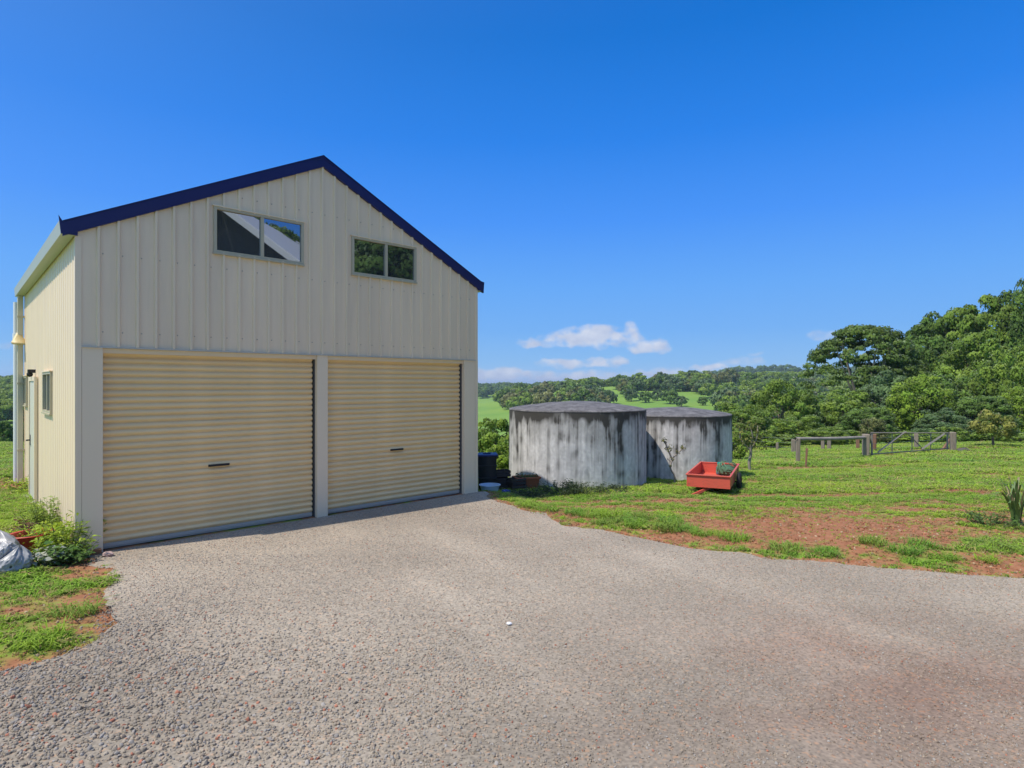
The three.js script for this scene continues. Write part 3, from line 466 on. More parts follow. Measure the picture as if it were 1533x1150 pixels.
for (const [k, px, top, d, hw, label] of [
  ['bush', 1180, 652, 33, 30, 'green bush at the paddock edge left of the timber rail'], ['bush_bright', 1140, 650, 31, 26, 'bright green bush right behind the sapling near the tank'], ['bush', 1270, 645, 34, 28, 'green bush right behind the timber rail near the gate post'],
  ['bush_grey', 1308, 625, 33, 17, 'grey green shrub rising behind the gate hinge post'], ['bush_bright', 1360, 648, 33, 34, 'leafy bush seen through the timber gate'], ['bush', 1425, 640, 34, 24, 'dark bush behind the leaning brace of the gate'], ['bush_bright', 1528, 655, 30, 20, 'light green low bush at the right edge below the wood'], ['bush', 1220, 655, 34, 24, 'small bush behind the left half of the timber rail'],
  ['bush', 1500, 640, 33, 34, 'dark bush in the shade behind the citrus tree'],
]) placeTree(k, px, top, d * 1.12, hw, label, { name: 'bush', cat: 'bush' });
{ // the domed tree: a flat umbrella of leaves on bare forking limbs with sky between
  const d = 60, x = (1292 - 766.5) / 898 * d, y0 = Hh(x, d), t = thing('umbrella_tree', 'wide domed tree with sky showing between its bare limbs', 'tree', [x, y0, -d]); const R = 5.5, topY = 2 - (481 - 576) / 898 * d - y0, rimY = 2 - (575 - 576) / 898 * d - y0;
  const rn = rng(41), L = new Leaves();
  for (let i = 0; i < 220; i++) {
    const a = rn() * 6.283, q = Math.sqrt(rn()), c = V(Math.cos(a) * q * R, 0, Math.sin(a) * q * R); c.y = mix(rimY, topY, Math.pow(1 - q * q, .62)) - .65 - 1.25 * rn() * (.35 + .65 * q); const r = .75 * (.6 + .6 * rn()), tone = .7 + .5 * rn();
    for (let j = 0; j < 110; j++) { const e = rdir(rn); if (e.y < -.2) e.y = -e.y * .6; e.normalize(); const p = c.clone().add(V(e.x * r, e.y * r * .7, e.z * r).multiplyScalar(.6 + .45 * rn())), n = e.clone().add(rdir(rn).multiplyScalar(.7)).normalize(), soft = e.clone().add(V(0, .25, 0)).normalize(), k = tone * (.8 + .4 * rn()), s = .26 * (.6 + .8 * rn()), tt = rn(); L.leaf(p, n, s, s * .6, [mix(.075, .15, tt) * k, mix(.15, .225, tt) * k, .034 * k], soft, rn); }
  }
  mesh('crown', L.geo(), LEAF, t); const g = [bar(V(.2, -.5, 0), V(0, rimY * .62, 0), .32, .24, 8)]; const fork = V(0, rimY * .6, 0);
  for (let i = 0; i < 9; i++) { const a = i / 9 * 6.283 + rn(), q = R * (.45 + .4 * rn()), e = V(Math.cos(a) * q, mix(rimY, topY, Math.pow(1 - (q / R) ** 2, .62)) - 1.0, Math.sin(a) * q), m = fork.clone().lerp(e, .5).add(V(0, -.3 - .3 * rn(), 0)); g.push(bar(fork, m, .16, .1, 6), bar(m, e, .1, .04, 6)); }
  mesh('trunk', g, paleBark, t);
}
{ // citrus bush beyond the gate
  const [x, , z] = at(1487, 668, 30), y0 = Hh(x, 30), t = thing('citrus_tree', 'small yellowish citrus tree on a short trunk right of the gate', 'tree', [x, y0, z]);
  mesh('crown', crown(71, { rx: .95, h: 1.65, lobes: 46, per: 34, lr: .26, leaf: .15, pal: PAL.citrus }).translate(0, .2, 0), LEAF, t); mesh('trunk', bar(V(0, -.1, 0), V(0, .5, 0), .07, .05), barkM, t);
}
// trees farther round to the right, beyond the frame: what the upstairs windows mirror
for (const [x, d, k, s] of [[21, 3, 'tall_dark', 1], [24, 9, 'tall_mid', 1.05], [20, -3, 'tall_mid', .95], [27, 0, 'tall_dark', 1.25], [26, 6, 'tall_dark', 1.2]]) {
  const t = thing('tree', 'tall dark tree mirrored in the upstairs windows of the shed', 'tree', [x, Hh(x, d), -d], x, 'trees mirrored in the windows'); mesh('crown', KINDS[k].crown, LEAF, t).scale.setScalar(s); mesh('trunk', KINDS[k].trunk, barkM, t).scale.setScalar(s);
}
{ // the house across the yard, right of the camera: its eaves show in the left upstairs window
  const t = thing('house', 'house with white roof and dark gable mirrored in the left upstairs window', 'house', [12.4, 0, 1.4]); const dk = M(.07, .075, .085, .7), wh = M(.78, .78, .76, .45), yr = 9.6, tn = .74, hw = 6;
  const gab = new THREE.Shape([[-hw, 0], [hw, 0], [hw, yr - hw * tn], [0, yr], [-hw, yr - hw * tn]].map(q => new THREE.Vector2(...q))); mesh('wall', new THREE.ExtrudeGeometry(gab, { depth: 9, bevelEnabled: false }).rotateY(Math.PI / 2), dk, t);
  mesh('lower_wall', box(-.06, -.005, 0, 5.6, -5.9, 5.9), M(.74, .68, .56, .7), t); const ro = group('roof', t); for (const s of [-1, 1]) { const n = 22; for (let i = 0; i < n; i++) { const l = hw + .9, g = box(0, l / Math.cos(Math.atan(tn)), .02, .05, 0, .44).rotateZ(-Math.atan(tn)); if (s < 0) g.rotateY(Math.PI).translate(0, 0, .44); g.translate(0, 0, -.5 * 0); g.rotateY(Math.PI / 2); const m = mesh('roof_sheet', g, wh, ro); m.position.set(-1.1 + i * .47, yr + .12, 0); } }
  for (const s of [-1, 1]) { const l = (hw + .9) / Math.cos(Math.atan(tn)), g = box(0, l, -.2, .02, -.03, .03).rotateZ(-Math.atan(tn)); if (s < 0) g.rotateY(Math.PI); g.rotateY(Math.PI / 2); mesh('barge_board', g, wh, t).position.set(-1.13, yr + .12, 0); }
  for (const z of [-3.4, 2.2]) { const w = mesh('window', box(-.09, -.065, 1.0, 2.2, z, z + 1.4), glassM, t); mesh('frame', [box(-.11, -.061, .93, 1.0, z - .07, z + 1.47), box(-.11, -.061, 2.2, 2.27, z - .07, z + 1.47), box(-.11, -.061, 1.0, 2.2, z - .07, z), box(-.11, -.061, 1.0, 2.2, z + 1.4, z + 1.47)], wh, w); }
}
// bush between shed and tank, and the tree belt at the left
placeTree('bush', 742, 628, 24, 36, 'rounded bush between the shed corner and the larger tank', { name: 'bush', cat: 'bush' });
placeTree('bush_bright', 752, 668, 18.5, 26, 'low light green bush tucked against the larger tank', { name: 'bush', cat: 'bush' });
placeTree('bush_bright', 1096, 655, 24, 20, 'light green bush peeping out right of the smaller tank', { name: 'bush', cat: 'bush' });
[[-4, 628], [14, 634], [34, 630], [-20, 636]].forEach(([px, top], i) => placeTree('round_dark', px, top, 70 + 4 * i, 22, ['dark tree in the belt left of the shed at the photo edge', 'dark tree in the belt left of the shed near the white pipe', 'dark tree in the belt half hidden behind the shed corner', 'dark tree in the belt cut by the left photo edge'][i]));
[[4, 668], [20, 672]].forEach(([px, top], i) => placeTree('bush_bright', px, top, 30 + 2 * i, 14, ['low green weed bush at the left photo edge behind the shed', 'low green weed bush beside the foot of the white pipe'][i], { name: 'bush', cat: 'bush' }));

// ------------------------------------------------------------------ far hillside woods
{
  const far = [['dark', 31], ['mid', 32], ['olive', 33], ['blue', 34]].map(([p, s]) => crown(s, { rx: 5, h: 9, lobes: 30, per: 26, lr: 1.7, leaf: 1.35, pal: PAL[p].map(c => c.map(q => q * .95)) }));
  const rn = rng(3);
  const upper = (px) => interp([600, 735, 748, 770, 935, 952, 1000, 1040, 1082, 1090], [604, 603, 606, 618, 620, 587, 588, 590, 607, 680], px); // foot of the wood, by bearing
  const list = []; let guard = 0;
  while (list.length < 1500 && guard++ < 60000) {
    const px = -60 + 1500 * rn(), d = 250 + 330 * rn(), x = (px - 766.5) / 898 * d, y = Hh(x, d), row = 576 + (2 - y) / y * 0 + (2 - y) / d * 898; const lim = px < 590 ? 660 : upper(px);
    if (row > lim) continue; if (px > 600 && px < 745) continue; const gap = noise(px * .02, row * .05, 7); if (px > 780 && px < 1120 && gap > .18) continue;
    list.push([x, y, d, .75 + .5 * rn(), px, row]);
  }
  list.sort((a, b) => a[2] - b[2]); const vis = list.filter(l => l[4] > 745 && l[4] < 1230), ind = new Set(vis.slice(0, 240));
  const protos = far.map(g => { const o = new THREE.Mesh(g, LEAF); o.castShadow = o.receiveShadow = true; return o; });
  [...ind].forEach(([x, y, d, s], i) => { const o = protos[i % 4].clone(); o.name = numbered('hill_tree'); o.position.set(x, y - .4, -d); o.rotation.y = rn() * 6.28; o.scale.set(s, s * (.85 + .4 * rn()), s); scene.add(o); tag(o, 'bushy tree in the wood along the far hillside', 'tree', 'trees of the wood on the far hillside'); });
  const rest = list.filter(l => !ind.has(l)); const back = [];
  for (let i = 0; i < 1500; i++) { const px = -80 + 1700 * rn(), d = 900 + 470 * rn(), x = (px - 766.5) / 898 * d; back.push([x, Hh(x, d), d, 1.1 + .7 * rn()]); }
  for (let i = 0; i < 130; i++) { const px = 640 + 110 * rn(), d = 560 + 60 * rn(), x = (px - 766.5) / 898 * d; if (0) back.push([x, Hh(x, d), d, 1]); }
  const put = (name, L, g, label) => { const im = new THREE.InstancedMesh(g, LEAF, L.length); im.name = name; const m = new THREE.Matrix4(), q = new THREE.Quaternion(); L.forEach(([x, y, d, s], i) => { q.setFromAxisAngle(V(0, 1, 0), rn() * 6.28); m.compose(V(x, y - .5, -d), q, V(s, s, s)); im.setMatrixAt(i, m); }); scene.add(im); tag(im, label, 'wood', null, 'stuff'); };
  put('hillside_wood', rest, far[1], 'dense green wood covering the upper part of the far hillside'); put('ridge_wood', back, far[0], 'dark wooded ridge on the horizon behind the green hill');
  // single trees on the green pasture
  [[945, 602, 400, .8, 'dark tree at the left end of the far bright pasture'], [966, 604, 395, .7, 'small dark tree on the far pasture above the gap between the tanks'], [984, 601, 400, .72, 'dark tree alone in the middle of the far pasture'], [1003, 606, 390, .85, 'largest dark tree on the far pasture above the smaller tank'], [1020, 610, 380, .6, 'small dark tree right of the largest pasture tree'], [1052, 608, 385, .5, 'tiny dark tree near the right end of the far pasture']].forEach(([px, row, d, s, label], i) => {
    let dd = 260; for (; dd < 560; dd += 2) { const x = (px - 766.5) / 898 * dd; if (576 + (2 - Hh(x, dd)) / dd * 898 < row) break; } const x = (px - 766.5) / 898 * dd, t = thing('pasture_tree', label, 'tree', [x, Hh(x, dd), -dd]); mesh('crown', far[i % 2 ? 0 : 3], LEAF, t).scale.setScalar(s); mesh('trunk', bar(V(0, -1, 0), V(0, 4, 0), .35, .25), barkM, t);
  });
}

// ------------------------------------------------------------------ fence, rail and gate
const woodTex = tex(128, 512, (u, v) => { const n = fbm(u * 14, v * 3, 2, 4), m = fbm(u * 40, v * 5, 7, 3), b = 1 + .5 * n + .35 * m; return [b * .8, b * .78, b * .76]; });
const postM = M(.33, .28, .225, .95, { map: woodTex, bumpMap: woodTex, bumpScale: .01 }), railM = M(.34, .31, .28, .95, { map: woodTex }), gateM = M(.30, .27, .25, .9, { map: woodTex }), wireM = M(.3, .3, .3, .5, { metalness: .6 }), redPostM = M(.30, .17, .11, .95, { map: woodTex });
function post(px, bottom, top, d, w, label, m = postM, name = 'fence_post', o = {}) {
  const [x, , z] = at(px, 0, d), y0 = Hh(x, d), ht = 2 - (top - 576) / 898 * d - y0, g = new RoundedBoxGeometry(w, ht + .3, w * (o.k || .9), 2, w * .16), p = g.attributes.position; for (let i = 0; i < p.count; i++) { const q = noise(p.getX(i) * 5 + px, p.getY(i) * 2, p.getZ(i) * 5) * w * .16; p.setX(i, p.getX(i) + q + (o.lean || 0) * p.getY(i)); p.setZ(i, p.getZ(i) + q); } g.computeVertexNormals(); g.translate(0, (ht + .3) / 2 - .3, 0);
  const t = thing(name, label, 'post', [x, y0, z], (px % 7) * .06 - .5); mesh('shaft', g, m, t); return { x, y0, z, ht, t };
}
const D0 = 23.5, pA = post(1195, 697, 657, 21.3, .14, 'slim grey fence post at the left end of the timber rail'), pB = post(1296.5, 690, 651, D0, .24, 'thick weathered strainer post on which the timber gate hangs', postM, 'gate_post'), pC = post(1427, 682, 648, 26.5, .21, 'thick weathered post at the latch end of the gate', postM, 'gate_post');
tag(mesh('timber_rail', tube([V(pA.x - .1, pA.y0 + pA.ht - .03, pA.z + .02), V((pA.x + pB.x) / 2, (pA.y0 + pA.ht + pB.y0 + pB.ht) / 2 - .10, (pA.z + pB.z) / 2), V(pB.x, pB.y0 + pB.ht - .13, pB.z + .02)], .065, 16, 8), railM), 'round grey timber rail between the slim post and the thick gate post', 'rail');
post(1188, 676, 659, 29, .17, 'grey post directly behind the slim rail post'); post(1232, 675, 659, 31, .17, 'left one of two short posts standing behind the rail'); post(1241.5, 675, 659, 30.5, .17, 'right one of two short posts standing behind the rail'); post(1284.5, 675, 658, 31, .15, 'reddish post behind the rail close to the thick gate post', redPostM); post(1308.5, 676, 651, 29, .18, 'reddish brown post just behind the gate hinges', redPostM); post(1372, 677, 650, 30, .18, 'pale post seen through the middle of the gate'); post(1164, 676, 664, 31, .14, 'small distant fence post left of the rail'); post(1117, 676, 664, 33, .14, 'small distant fence post hidden partly by the sapling');
post(1207, 703, 672, 19.7, .06, 'thin reddish stake stuck in the lawn right of the slim rail post', redPostM, 'stake', { lean: .05 });
post(1093, 695, 655, 20, .05, 'thin grey pole standing against the right side of the smaller tank', postM, 'pole');
{ // wire fence strands behind
  const s = []; for (const h of [.25, .5, .72]) { const pts = [[1085, 33.5], [1117, 33], [1164, 31], [1188, 29]].map(([px, d]) => { const x = (px - 766.5) / 898 * d; return V(x, Hh(x, d) + h, -d); }); for (let i = 0; i < pts.length - 1; i++) s.push(bar(pts[i], pts[i + 1], .006, .006, 4)); } tag(mesh('fence_wire', s, wireM), 'thin wires of the paddock fence left of the rail', 'wire');
}
{
  const t = thing('timber_gate', 'old grey timber gate with crossed diagonal braces', 'gate', [pB.x, pB.y0, pB.z]); const E = V(pC.x - pB.x - .2, pC.y0 - pB.y0, pC.z - pB.z), S = V(.2, 0, 0), H0 = .12, H1 = .97; const P = (k, h) => S.clone().lerp(E, k).add(V(0, h, 0));
  const top = .98, hE = pC.ht - .04;
  mesh('rail', beam(P(0, top), P(1, hE), .035, .05), gateM, t); mesh('rail', beam(P(0, .14), P(1, .14), .035, .05), gateM, t); mesh('stile', beam(P(0.01, .1), P(0.01, top), .06, .05), gateM, t); mesh('stile', beam(P(.985, .1), P(.985, hE), .06, .05), gateM, t);
  mesh('brace', beam(P(.08, .2), P(.40, top - .02).add(V(0, 0, .035)), .055, .03), railM, t); mesh('brace', beam(P(.42, top - .02), P(.66, .16).add(V(0, 0, -.04)), .055, .03), gateM, t); mesh('brace', beam(P(.62, .2).add(V(0, 0, .045)), P(.93, hE - .02).add(V(0, 0, .045)), .07, .04), railM, t);
  for (const k of [.25, .5, .75]) mesh('stay', beam(P(k, .14), P(k, mix(top, hE, k)), .03, .02), gateM, t); const w = []; for (const h of [.35, .55, .76]) w.push(bar(P(0, h), P(1, h), .005, .005, 4)); mesh('wire', w, wireM, t);
  const [bx, , bz] = at(1412, 0, 27), b = thing('brace_post', 'short reddish timber brace leaning beside the latch post', 'post', [bx, Hh(bx, 27), bz]); mesh('shaft', beam(V(-.05, 0, 0), V(.42, .55, -.1), .1, .1), redPostM, b);
}
{ // dark stone beside the bare earth
  const [x, , z] = at(1443, 0, 26), g = new THREE.IcosahedronGeometry(.17, 3), p = g.attributes.position; for (let i = 0; i < p.count; i++) { const v = V().fromBufferAttribute(p, i), k = 1 + .35 * noise(v.x * 9, v.y * 9, v.z * 9); p.setXYZ(i, v.x * 1.5 * k, v.y * .7 * k, v.z * k); } g.computeVertexNormals(); const t = mesh('rock', g, M(.09, .085, .075, .95)); t.position.set(x, Hh(x, 26) + .05, z); tag(t, 'dark rock on the grass near the latch post of the gate', 'rock');
}

// ------------------------------------------------------------------ red garden cart
{
  const L = 1.9, W = .76, Hb = .2, t = thing('garden_cart', 'red metal garden cart with drawbar resting on the grass', 'cart', [3.56, Hh(4.0, 12.6) + .01, -12.22], -Math.atan(.47)); t.scale.setScalar(1.1);
  const y0 = .165, red = M(.62, .105, .065, .42, { map: tex(256, 256, (u, v) => { const n = fbm(u * 6, v * 6, 3, 4), r = sstep(.18, .4, fbm(u * 9, v * 9, 8, 4)); const b = 1 + .3 * n; return [mix(b, .6, r), mix(b, 1.1, r), mix(b, .9, r)]; }), side: THREE.DoubleSide }), black = M(.012, .012, .012, .8), T = .012; // local: x across, -z back, front at z = 0
  const b = group('box', t); b.position.y = y0; b.rotation.x = 0;
  mesh('front_panel', [box(0, W, 0, Hb, -T, 0), box(-.015, W + .015, Hb, Hb + .022, -.02, .022, .004)], red, b); mesh('back_panel', [box(0, W, 0, Hb, -L, -L + T), box(-.015, W + .015, Hb, Hb + .022, -L - .02, -L + .02, .004)], red, b);
  mesh('side_panel', [box(0, T, 0, Hb, -L + T, -T), box(-.018, .018, Hb, Hb + .022, -L + .021, -.021, .004)], red, b); mesh('side_panel', [box(W - T, W, 0, Hb, -L + T, -T), box(W - .018, W + .018, Hb, Hb + .022, -L + .021, -.021, .004)], red, b); mesh('floor', box(0, W, -.012, -.0005, -L, 0), red, b);
  for (const x of [-.07, W + .07]) { const w = mesh('wheel', new THREE.TorusGeometry(.125, .045, 10, 24).rotateY(Math.PI / 2).translate(x, .15, -L * .55), black, t); mesh('hub', new THREE.CylinderGeometry(.085, .085, .06, 16).rotateZ(Math.PI / 2).translate(x, .15, -L * .55), red, w); }
  mesh('axle', bar(V(-.07, .14, -L * .55), V(W + .07, .14, -L * .55), .015), black, t);
  mesh('drawbar', [beam(V(W * .48, .11, -.25), V(W * .2, .06, .40), .06, .05), new THREE.TorusGeometry(.03, .012, 8, 14).rotateX(Math.PI / 2).translate(W * .185, .06, .44)], red, t);
  // what lies in it
  const sh = new THREE.IcosahedronGeometry(.165, 5), p = sh.attributes.position; for (let i = 0; i < p.count; i++) { const v = V().fromBufferAttribute(p, i), k = 1 + .22 * noise(v.x * 7, v.y * 7, v.z * 7) + .1 * noise(v.x * 22, v.y * 22, v.z * 22); p.setXYZ(i, v.x * k * 1.25, v.y * k * .75, v.z * k * 1.25); } sh.computeVertexNormals();
  const wp = (x, y, z) => V(x, y, z).multiplyScalar(1.1).applyAxisAngle(V(0, 1, 0), t.rotation.y).add(t.position);
  const nt = thing('netting_bundle', 'bundle of green netting heaped in the red cart', 'netting', wp(W * .74, y0 + .11, -L * .82).toArray(), 1.2); mesh('mesh_roll', sh, M(.07, .16, .09, .9, { bumpMap: concBump, bumpScale: .02 }), nt); const st = []; const rn = rng(8); for (let i = 0; i < 26; i++) { const a = rn() * 6.28; st.push(tube([V(Math.cos(a) * .2, -.05, Math.sin(a) * .24), V(Math.cos(a + .5) * .17, .13, Math.sin(a + .5) * .2), V(Math.cos(a + 1.2) * .1, .2, Math.sin(a + 1.2) * .12)], .006, 8, 4)); } mesh('strands', st, M(.12, .24, .13, .8), nt).userData.kind = 'stuff';
  const tl = thing('teal_jug', 'teal plastic jug beside the netting in the red cart', 'jug', wp(W * .52, y0, -L * .9).toArray()); mesh('jug_body', new THREE.LatheGeometry([[0, 0], [.07, 0], [.075, .02], [.075, .16], [.05, .2], [.025, .22], [.025, .235]].map(q => new THREE.Vector2(...q)), 20), M(.1, .16, .22, .4), tl); mesh('cap', new THREE.CylinderGeometry(.05, .05, .05, 16).translate(0, .25, 0), M(.0, .34, .31, .4), tl);
}

// ------------------------------------------------------------------ saplings and small plants
function sapling(name, label, px, d, pts, sc, leaves, pal, leafS, seed) {
  const [x, , z] = at(px, 0, d), y0 = Hh(x, d), t = thing(name, label, 'sapling', [x, y0, z]), rn = rng(seed), L = new Leaves(); mesh('trunk', pts.map(q => tube(q[0], q[1], 14, 6)), paleBark, t);
  for (const [c, rad, n] of leaves) for (let i = 0; i < n; i++) { const e = rdir(rn), p = V(...c).addScaledVector(e, rad * Math.cbrt(rn())), nn = e.clone().add(V(0, .6, 0)).add(rdir(rn).multiplyScalar(.6)).normalize(), k = .7 + .6 * rn(), tt = rn(), s = leafS * (.6 + .7 * rn()); L.leaf(p, nn, s, s * .5, pal[0].map((q, j) => mix(q, pal[1][j], tt) * k), nn, rn, .1); }
  mesh('leaves', L.geo(), LEAF, t); t.scale.setScalar(sc); return t;
}
sapling('sapling', 'crooked bare sapling with few tufts of leaves in front of the shaded tank', 1008, 14.4, [[[V(0, -.1, 0), V(.03, .15, 0), V(-.06, .3, .02), V(-.03, .5, 0), V(-.10, .66, 0), V(-.17, .86, 0)], .018], [[V(-.03, .5, 0), V(.10, .62, 0), V(.22, .74, 0)], .014], [[V(-.05, .44, 0), V(-.12, .5, 0)], .01]], 1.18, [[[-.18, .87, 0], .07, 26], [[-.08, .72, 0], .09, 40], [[.2, .74, 0], .07, 26], [[.1, .64, 0], .05, 10], [[-.03, .5, 0], .05, 14], [[-.05, .36, 0], .04, 8]], [[.12, .14, .05], [.26, .24, .10]], .06, 5);
sapling('sapling', 'young fruit tree with sparse yellowing leaves right behind the red cart', 1123, 18.0, [[[V(.02, -.1, 0), V(-.02, .2, 0), V(.02, .42, 0), V(0, .6, 0)], .032], [[V(0, .5, 0), V(-.2, .72, 0), V(-.26, 1.0, .05)], .016], [[V(0, .5, 0), V(.15, .75, 0), V(.2, 1.05, -.05)], .016], [[V(0, .55, 0), V(.02, .8, .1), V(-.05, 1.1, .1)], .013]], 1.3, [[[-.24, .8, 0], .2, 60], [[-.2, 1.02, 0], .18, 50], [[.2, .95, 0], .2, 60], [[.12, .72, 0], .2, 50], [[0, 1.1, .1], .16, 40], [[-.05, .62, .05], .22, 40], [[.28, .62, 0], .14, 24], [[-.3, .5, 0], .12, 14]], [[.10, .14, .03], [.24, .23, .06]], .075, 6);
// a low clump of pointed leaves
function clump(name, label, x, d, o, group) {
  const rn = rng(o.seed), L = new Leaves(), t = thing(name, label, 'plant', [x, Hh(x, d), -d], 0, group), st = [];
  for (let i = 0; i < o.stems; i++) {
    const a = rn() * 6.283, q = o.r * Math.sqrt(rn()), hh = o.h * (.55 + .5 * rn()) * (1 - .35 * (q / o.r) ** 2), tip = V(Math.cos(a) * q * 1.15, hh, Math.sin(a) * q * 1.15), foot = V(Math.cos(a) * q * .5, 0, Math.sin(a) * q * .5); st.push(bar(foot, tip, .005, .002, 4));
    for (let j = 0; j < o.per; j++) { const k = .25 + .75 * rn(), p = foot.clone().lerp(tip, k).add(rdir(rn).multiplyScalar(o.leaf * .7)), n = V(rn() - .5, .6 + rn() * .6, rn() - .5).normalize(), kk = .7 + .6 * rn(), tt = rn(), s = o.leaf * (.6 + .8 * rn()); const c = o.pale && rn() < o.pale ? [.5, .52, .42] : o.pal[0].map((v, m) => mix(v, o.pal[1][m], tt) * kk); if (p.y > .01) L.leaf(p, n, s, s * (o.w || .4), c, n, rn, .12); }
  }
  mesh('foliage', L.geo(), LEAF, t); mesh('stem', st, M(.1, .13, .04, .8), t); return t;
}
const lime = [[.22, .36, .02], [.42, .52, .04]], deep = [[.07, .16, .03], [.14, .25, .04]], red = [[.13, .05, .04], [.2, .1, .05]];
clump('shrub', 'lime green leafy shrub at the left front corner of the shed', -5.18, 6.95, { seed: 1, stems: 70, r: .36, h: .5, per: 16, leaf: .075, w: .28, pal: lime });
clump('shrub', 'dark green low shrub spilling onto the grass below the lime shrub', -5.0, 6.68, { seed: 2, stems: 50, r: .27, h: .2, per: 14, leaf: .06, w: .5, pal: deep });
clump('shrub', 'feathery green shrub against the side wall of the shed', -6.15, 7.95, { seed: 3, stems: 60, r: .34, h: .5, per: 16, leaf: .06, w: .3, pal: [[.15, .26, .03], [.26, .35, .04]] });
clump('variegated_plant', 'white edged variegated plant beside the plastic sack', -5.02, 6.45, { seed: 4, stems: 22, r: .12, h: .26, per: 8, leaf: .075, w: .62, pal: deep, pale: .5 });
clump('red_plant', 'small reddish leaved plant beside the feathery shrub', -6.2, 7.6, { seed: 5, stems: 26, r: .16, h: .28, per: 10, leaf: .06, w: .4, pal: red });
clump('weed', 'yellow green weeds in the grass left of the shrubs', -5.75, 7.25, { seed: 6, stems: 60, r: .45, h: .26, per: 10, leaf: .06, w: .25, pal: lime });
clump('weed', 'weeds at the foot of the side wall near the white pipe', -8.9, 11.2, { seed: 7, stems: 60, r: .5, h: .3, per: 10, leaf: .08, w: .3, pal: lime });
{ // fine grass tussocks along the drive edge
  const T = bladeTuft(21, 150, .15, .009, .18, 1.5), rn = rng(14); const spots = [[.95, 9.25], [1.15, 9.05], [1.45, 8.95], [1.35, 8.65], [1.75, 8.75], [1.7, 8.4], [2.05, 8.55], [2.1, 8.2], [2.4, 8.25], [2.5, 7.95], [2.75, 8.0], [1.95, 8.9], [2.3, 8.65], [2.85, 7.7], [.3, 9.85], [3.3, 7.2], [4.55, 6.95], [4.9, 6.75], [5.3, 6.7], [4.4, 7.3], [4.9, 7.2], [6.5, 6.3], [6.9, 6.9], [5.8, 7.3], [3.65, 7.0], [.55, 9.6], [-3.62, 4.6], [-3.8, 5.2], [-4.2, 4.4]];
  const mats = [[.17, .33, .035], [.21, .36, .033], [.26, .40, .033], [.22, .33, .045]].map(c => { const m = grassMat.clone(); m.color.setRGB(...c); return m; });
  spots.forEach(([x, d], i) => { const o = mesh('grass_tussock', T, mats[i % 4]); const s = (x < 0 ? .45 : .65) + .6 * rn(); o.position.set(x, Hh(x, d) - .01, -d); o.rotation.y = rn() * 6.3; o.scale.set(s, s * (.6 + .6 * rn()), s); tag(o, x < 0 ? 'longer tussock of grass at the left edge of the gravel' : 'longer tussock of deep green grass along the far edge of the gravel', 'grass tussock', x < 0 ? 'tussocks on the left gravel edge' : 'tussocks on the far gravel edge'); });
}
{ // strappy plant at the right edge
  const x = 7.02, d = 8.35, t = thing('strap_leaf_plant', 'strappy plant with arching leaves at the right edge of the lawn', 'plant', [x, Hh(x, d), -d]), rn = rng(31);
  for (let i = 0; i < 34; i++) { const a = rn() * 6.283, h = .35 + .35 * rn(), r = .1 + .32 * rn(), w = .012 + .008 * rn(), c = new THREE.CatmullRomCurve3([V(Math.cos(a) * .04, 0, Math.sin(a) * .04), V(Math.cos(a) * r * .3, h * .6, Math.sin(a) * r * .3), V(Math.cos(a) * r * .7, h, Math.sin(a) * r * .7), V(Math.cos(a) * r * 1.2, h * (.75 + .2 * rn()), Math.sin(a) * r * 1.2)]); const P = []; const sx = -Math.sin(a) * w, sz = Math.cos(a) * w; const N = 8; for (let k = 0; k < N; k++) { const p = c.getPoint(k / N), q = c.getPoint((k + 1) / N), f = 1 - (k / N) ** 2 * .9, e = 1 - ((k + 1) / N) ** 2 * .9; P.push(p.x - sx * f, p.y, p.z - sz * f, p.x + sx * f, p.y, p.z + sz * f, q.x + sx * e, q.y, q.z + sz * e, p.x - sx * f, p.y, p.z - sz * f, q.x + sx * e, q.y, q.z + sz * e, q.x - sx * e, q.y, q.z - sz * e); } const g = new THREE.BufferGeometry(); g.setAttribute('position', new THREE.Float32BufferAttribute(P, 3)); g.computeVertexNormals(); mesh('leaf', g, i % 4 ? M(.10, .17, .045, .55, { side: THREE.DoubleSide }) : M(.24, .19, .1, .7, { side: THREE.DoubleSide }), t); }
  clump('weed', 'low dark weeds round the foot of the strappy plant', 6.7, 8.4, { seed: 8, stems: 40, r: .32, h: .22, per: 10, leaf: .06, w: .3, pal: deep });
}

